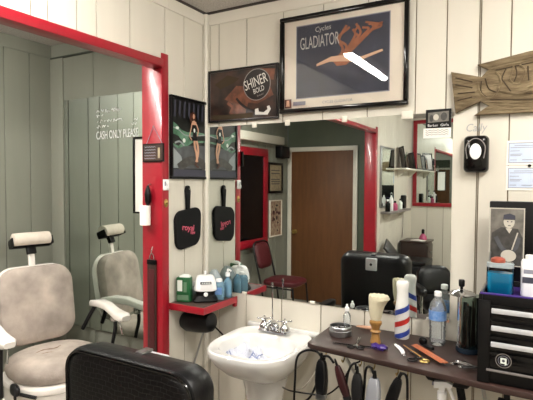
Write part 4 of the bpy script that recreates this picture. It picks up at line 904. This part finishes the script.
t = empty('shelf_plant', (.05, -4.58, 1.8635), 0, 'small green potted plant behind the leaning frames on the white shelf', 'plant')
mb = MB(); mb.lathe([(.025,0),(.032,.05),(.034,.055)], 'grip_red'); mb.build('pot', t)
mb = MB(); r = random.Random(4)
for k in range(16):
    a_ = r.uniform(0, 2*PI); q = r.uniform(.01,.05); h_ = r.uniform(.08,.2); mb.tube([(0,0,.05), (q*.5*math.cos(a_), q*.5*math.sin(a_), .05+h_*.6), (q*math.cos(a_), q*math.sin(a_), .05+h_)], [.004,.002], 'green_pack', 5, sm=3)
mb.build('leaves', t)
# big red framed mirror on the rear wall
t = empty('red_framed_mirror', (.62, YR+.001, 1.96), PI, 'large red framed mirror on the rear wall', 'mirror')
frame_mb(1.20, 1.31, .055, .03, 'red').build('frame', t)
mb = MB(); mb.box(-.55, .55, -.012, -.001, -.605, .605, 'mirror'); mb.build('mirror_glass', t)
# dark cabinet + things
t = empty('wooden_cabinet', (.24, -4.64, 0), WALL_L, 'dark brown wooden cabinet against the left wall near the rear', 'cabinet')
mb = MB(); mb.box(-.20, .20, -.16, .19, .04, .83, 'cabinet', .003); mb.build('body', t)
mb = MB(); mb.box(-.215, .215, -.18, .20, .83, .855, 'cabinet', .004); mb.build('top', t)
for z0, z1 in ((.60,.80), (.34,.57), (.08,.31)):
    mb = MB(); mb.box(-.18, .18, -.173, -.160, z0, z1, 'cabinet', .004); dr = mb.build('drawer', t)
    mb = MB(); mb.superq((0,-.185,(z0+z1)/2), (.014,.014,.014), 1, 1, 'steel', nu=10, nv=8); mb.build('knob', dr)
t = empty('pink_bottle', (.30, -4.70, .8565), 0, 'pink squat bottle with dark top standing on the brown cabinet', 'bottle')
mb = MB(); mb.lathe([(.05,0),(.055,.01),(.045,.05),(.025,.08),(.015,.09)], 'pink'); mb.build('body', t)
mb = MB(); mb.lathe([(.018,.088),(.02,.10),(.02,.14),(.012,.15)], 'black'); mb.build('cap', t)
t = empty('paper_stack', (.27, -4.54, .8565), .3, 'loose white papers on top of the brown cabinet', 'papers')
mb = MB(); mb.box(-.09, .09, -.06, .06, 0, .008, 'paper', .001); mb.build('lower_sheets', t)
mb = MB(); mb.box(-.08, .08, -.055, .055, .0085, .013, 'paper', .001, T=Matrix.Rotation(.3,4,'Z')); mb.build('upper_sheets', t)
t = empty('equipment_case', (.34, -4.02, 0), WALL_L, 'black equipment case standing in front of the brown cabinet', 'case')
mb = MB(); mb.box(-.22, .22, -.18, .18, .0, .62, 'black_vinyl', .015); mb.build('body', t)
mb = MB(); mb.box(-.222, .222, -.182, .182, .625, .68, 'black_vinyl', .012); mb.build('lid', t)
mb = MB(); mb.lathe([(.022,0),(.022,.008),(.012,.010)], 'steel', T=Matrix.Translation((0,-.181,.50)) @ Matrix.Rotation(PI/2,4,'X')); mb.build('latch', t)
t = empty('slanted_panel', (.14, -3.66, 0), WALL_L, 'dark tilted panel on a stand by the left wall past red post', 'music stand')
mb = MB(); mb.box(-.16, .16, -.012, .012, -.12, .14, 'dark_metal', .006, T=Matrix.Translation((0,0,.80)) @ Matrix.Rotation(-.6,4,'X') @ Matrix.Rotation(.3,4,'Y')); mb.build('panel', t)
mb = MB(); mb.tube([(0,0,0), (0,0,.80)], .014, 'dark_metal', 8, sm=0); mb.lathe([(.12,0),(.12,.015),(.02,.03)], 'dark_metal'); mb.build('stand', t)
t = empty('padded_armchair', (.88, -2.62, 0), -.5, 'low black padded armchair in front of the equipment case, seen in mirror', 'armchair')
mb = MB(); mb.superq((0,0,.48), (.17,.20,.07), .6, .5, 'black_vinyl'); mb.build('seat', t)
mb = MB(); mb.superq((0,0,0), (.17,.07,.16), .6, .5, 'black_vinyl', T=Matrix.Translation((.02,-.20,.66)) @ Matrix.Rotation(.3,4,'X')); mb.build('backrest', t)
for sx in (-1, 1):
    mb = MB(); mb.superq((sx*.20,.0,.62), (.045,.20,.045), .6, .5, 'black_vinyl'); a_ = mb.build('armrest', t)
    mb = MB(); mb.tube([(sx*.20,.12,.60), (sx*.20,.14,.40), (sx*.12,.1,.36)], .013, 'chrome', 8); mb.build('arm_support', a_)
mb = MB(); mb.lathe([(.25,0),(.25,.015),(.06,.05),(.045,.42)], 'chrome', seg=32); mb.build('pedestal', t)

# ------------------------------------------------------------------ world + camera
w = bpy.data.worlds.new('World'); bpy.context.scene.world = w; w.use_nodes = True
w.node_tree.nodes['Background'].inputs[0].default_value = (.8,.85,1,1); w.node_tree.nodes['Background'].inputs[1].default_value = .3
cam = bpy.data.cameras.new('Camera'); co = bpy.data.objects.new('Camera', cam); C.objects.link(co)
cam.sensor_width = 36; cam.lens = 480/533*36; cam.clip_start = .02
R = Matrix(((0.86890625, -0.02266264, 0.49445762), (0.49495649, 0.03075415, -0.86837334), (0.00447301, 0.99927003, 0.0379395)))
co.matrix_world = Matrix.Translation((1.725, -2.3, 1.6675)) @ R.to_4x4()
bpy.context.scene.camera = co
vs_ = bpy.context.scene.view_settings
vs_.view_transform = 'Standard'; vs_.look = 'None'; vs_.gamma = 1; vs_.use_curve_mapping = False; vs_.exposure = 1.62
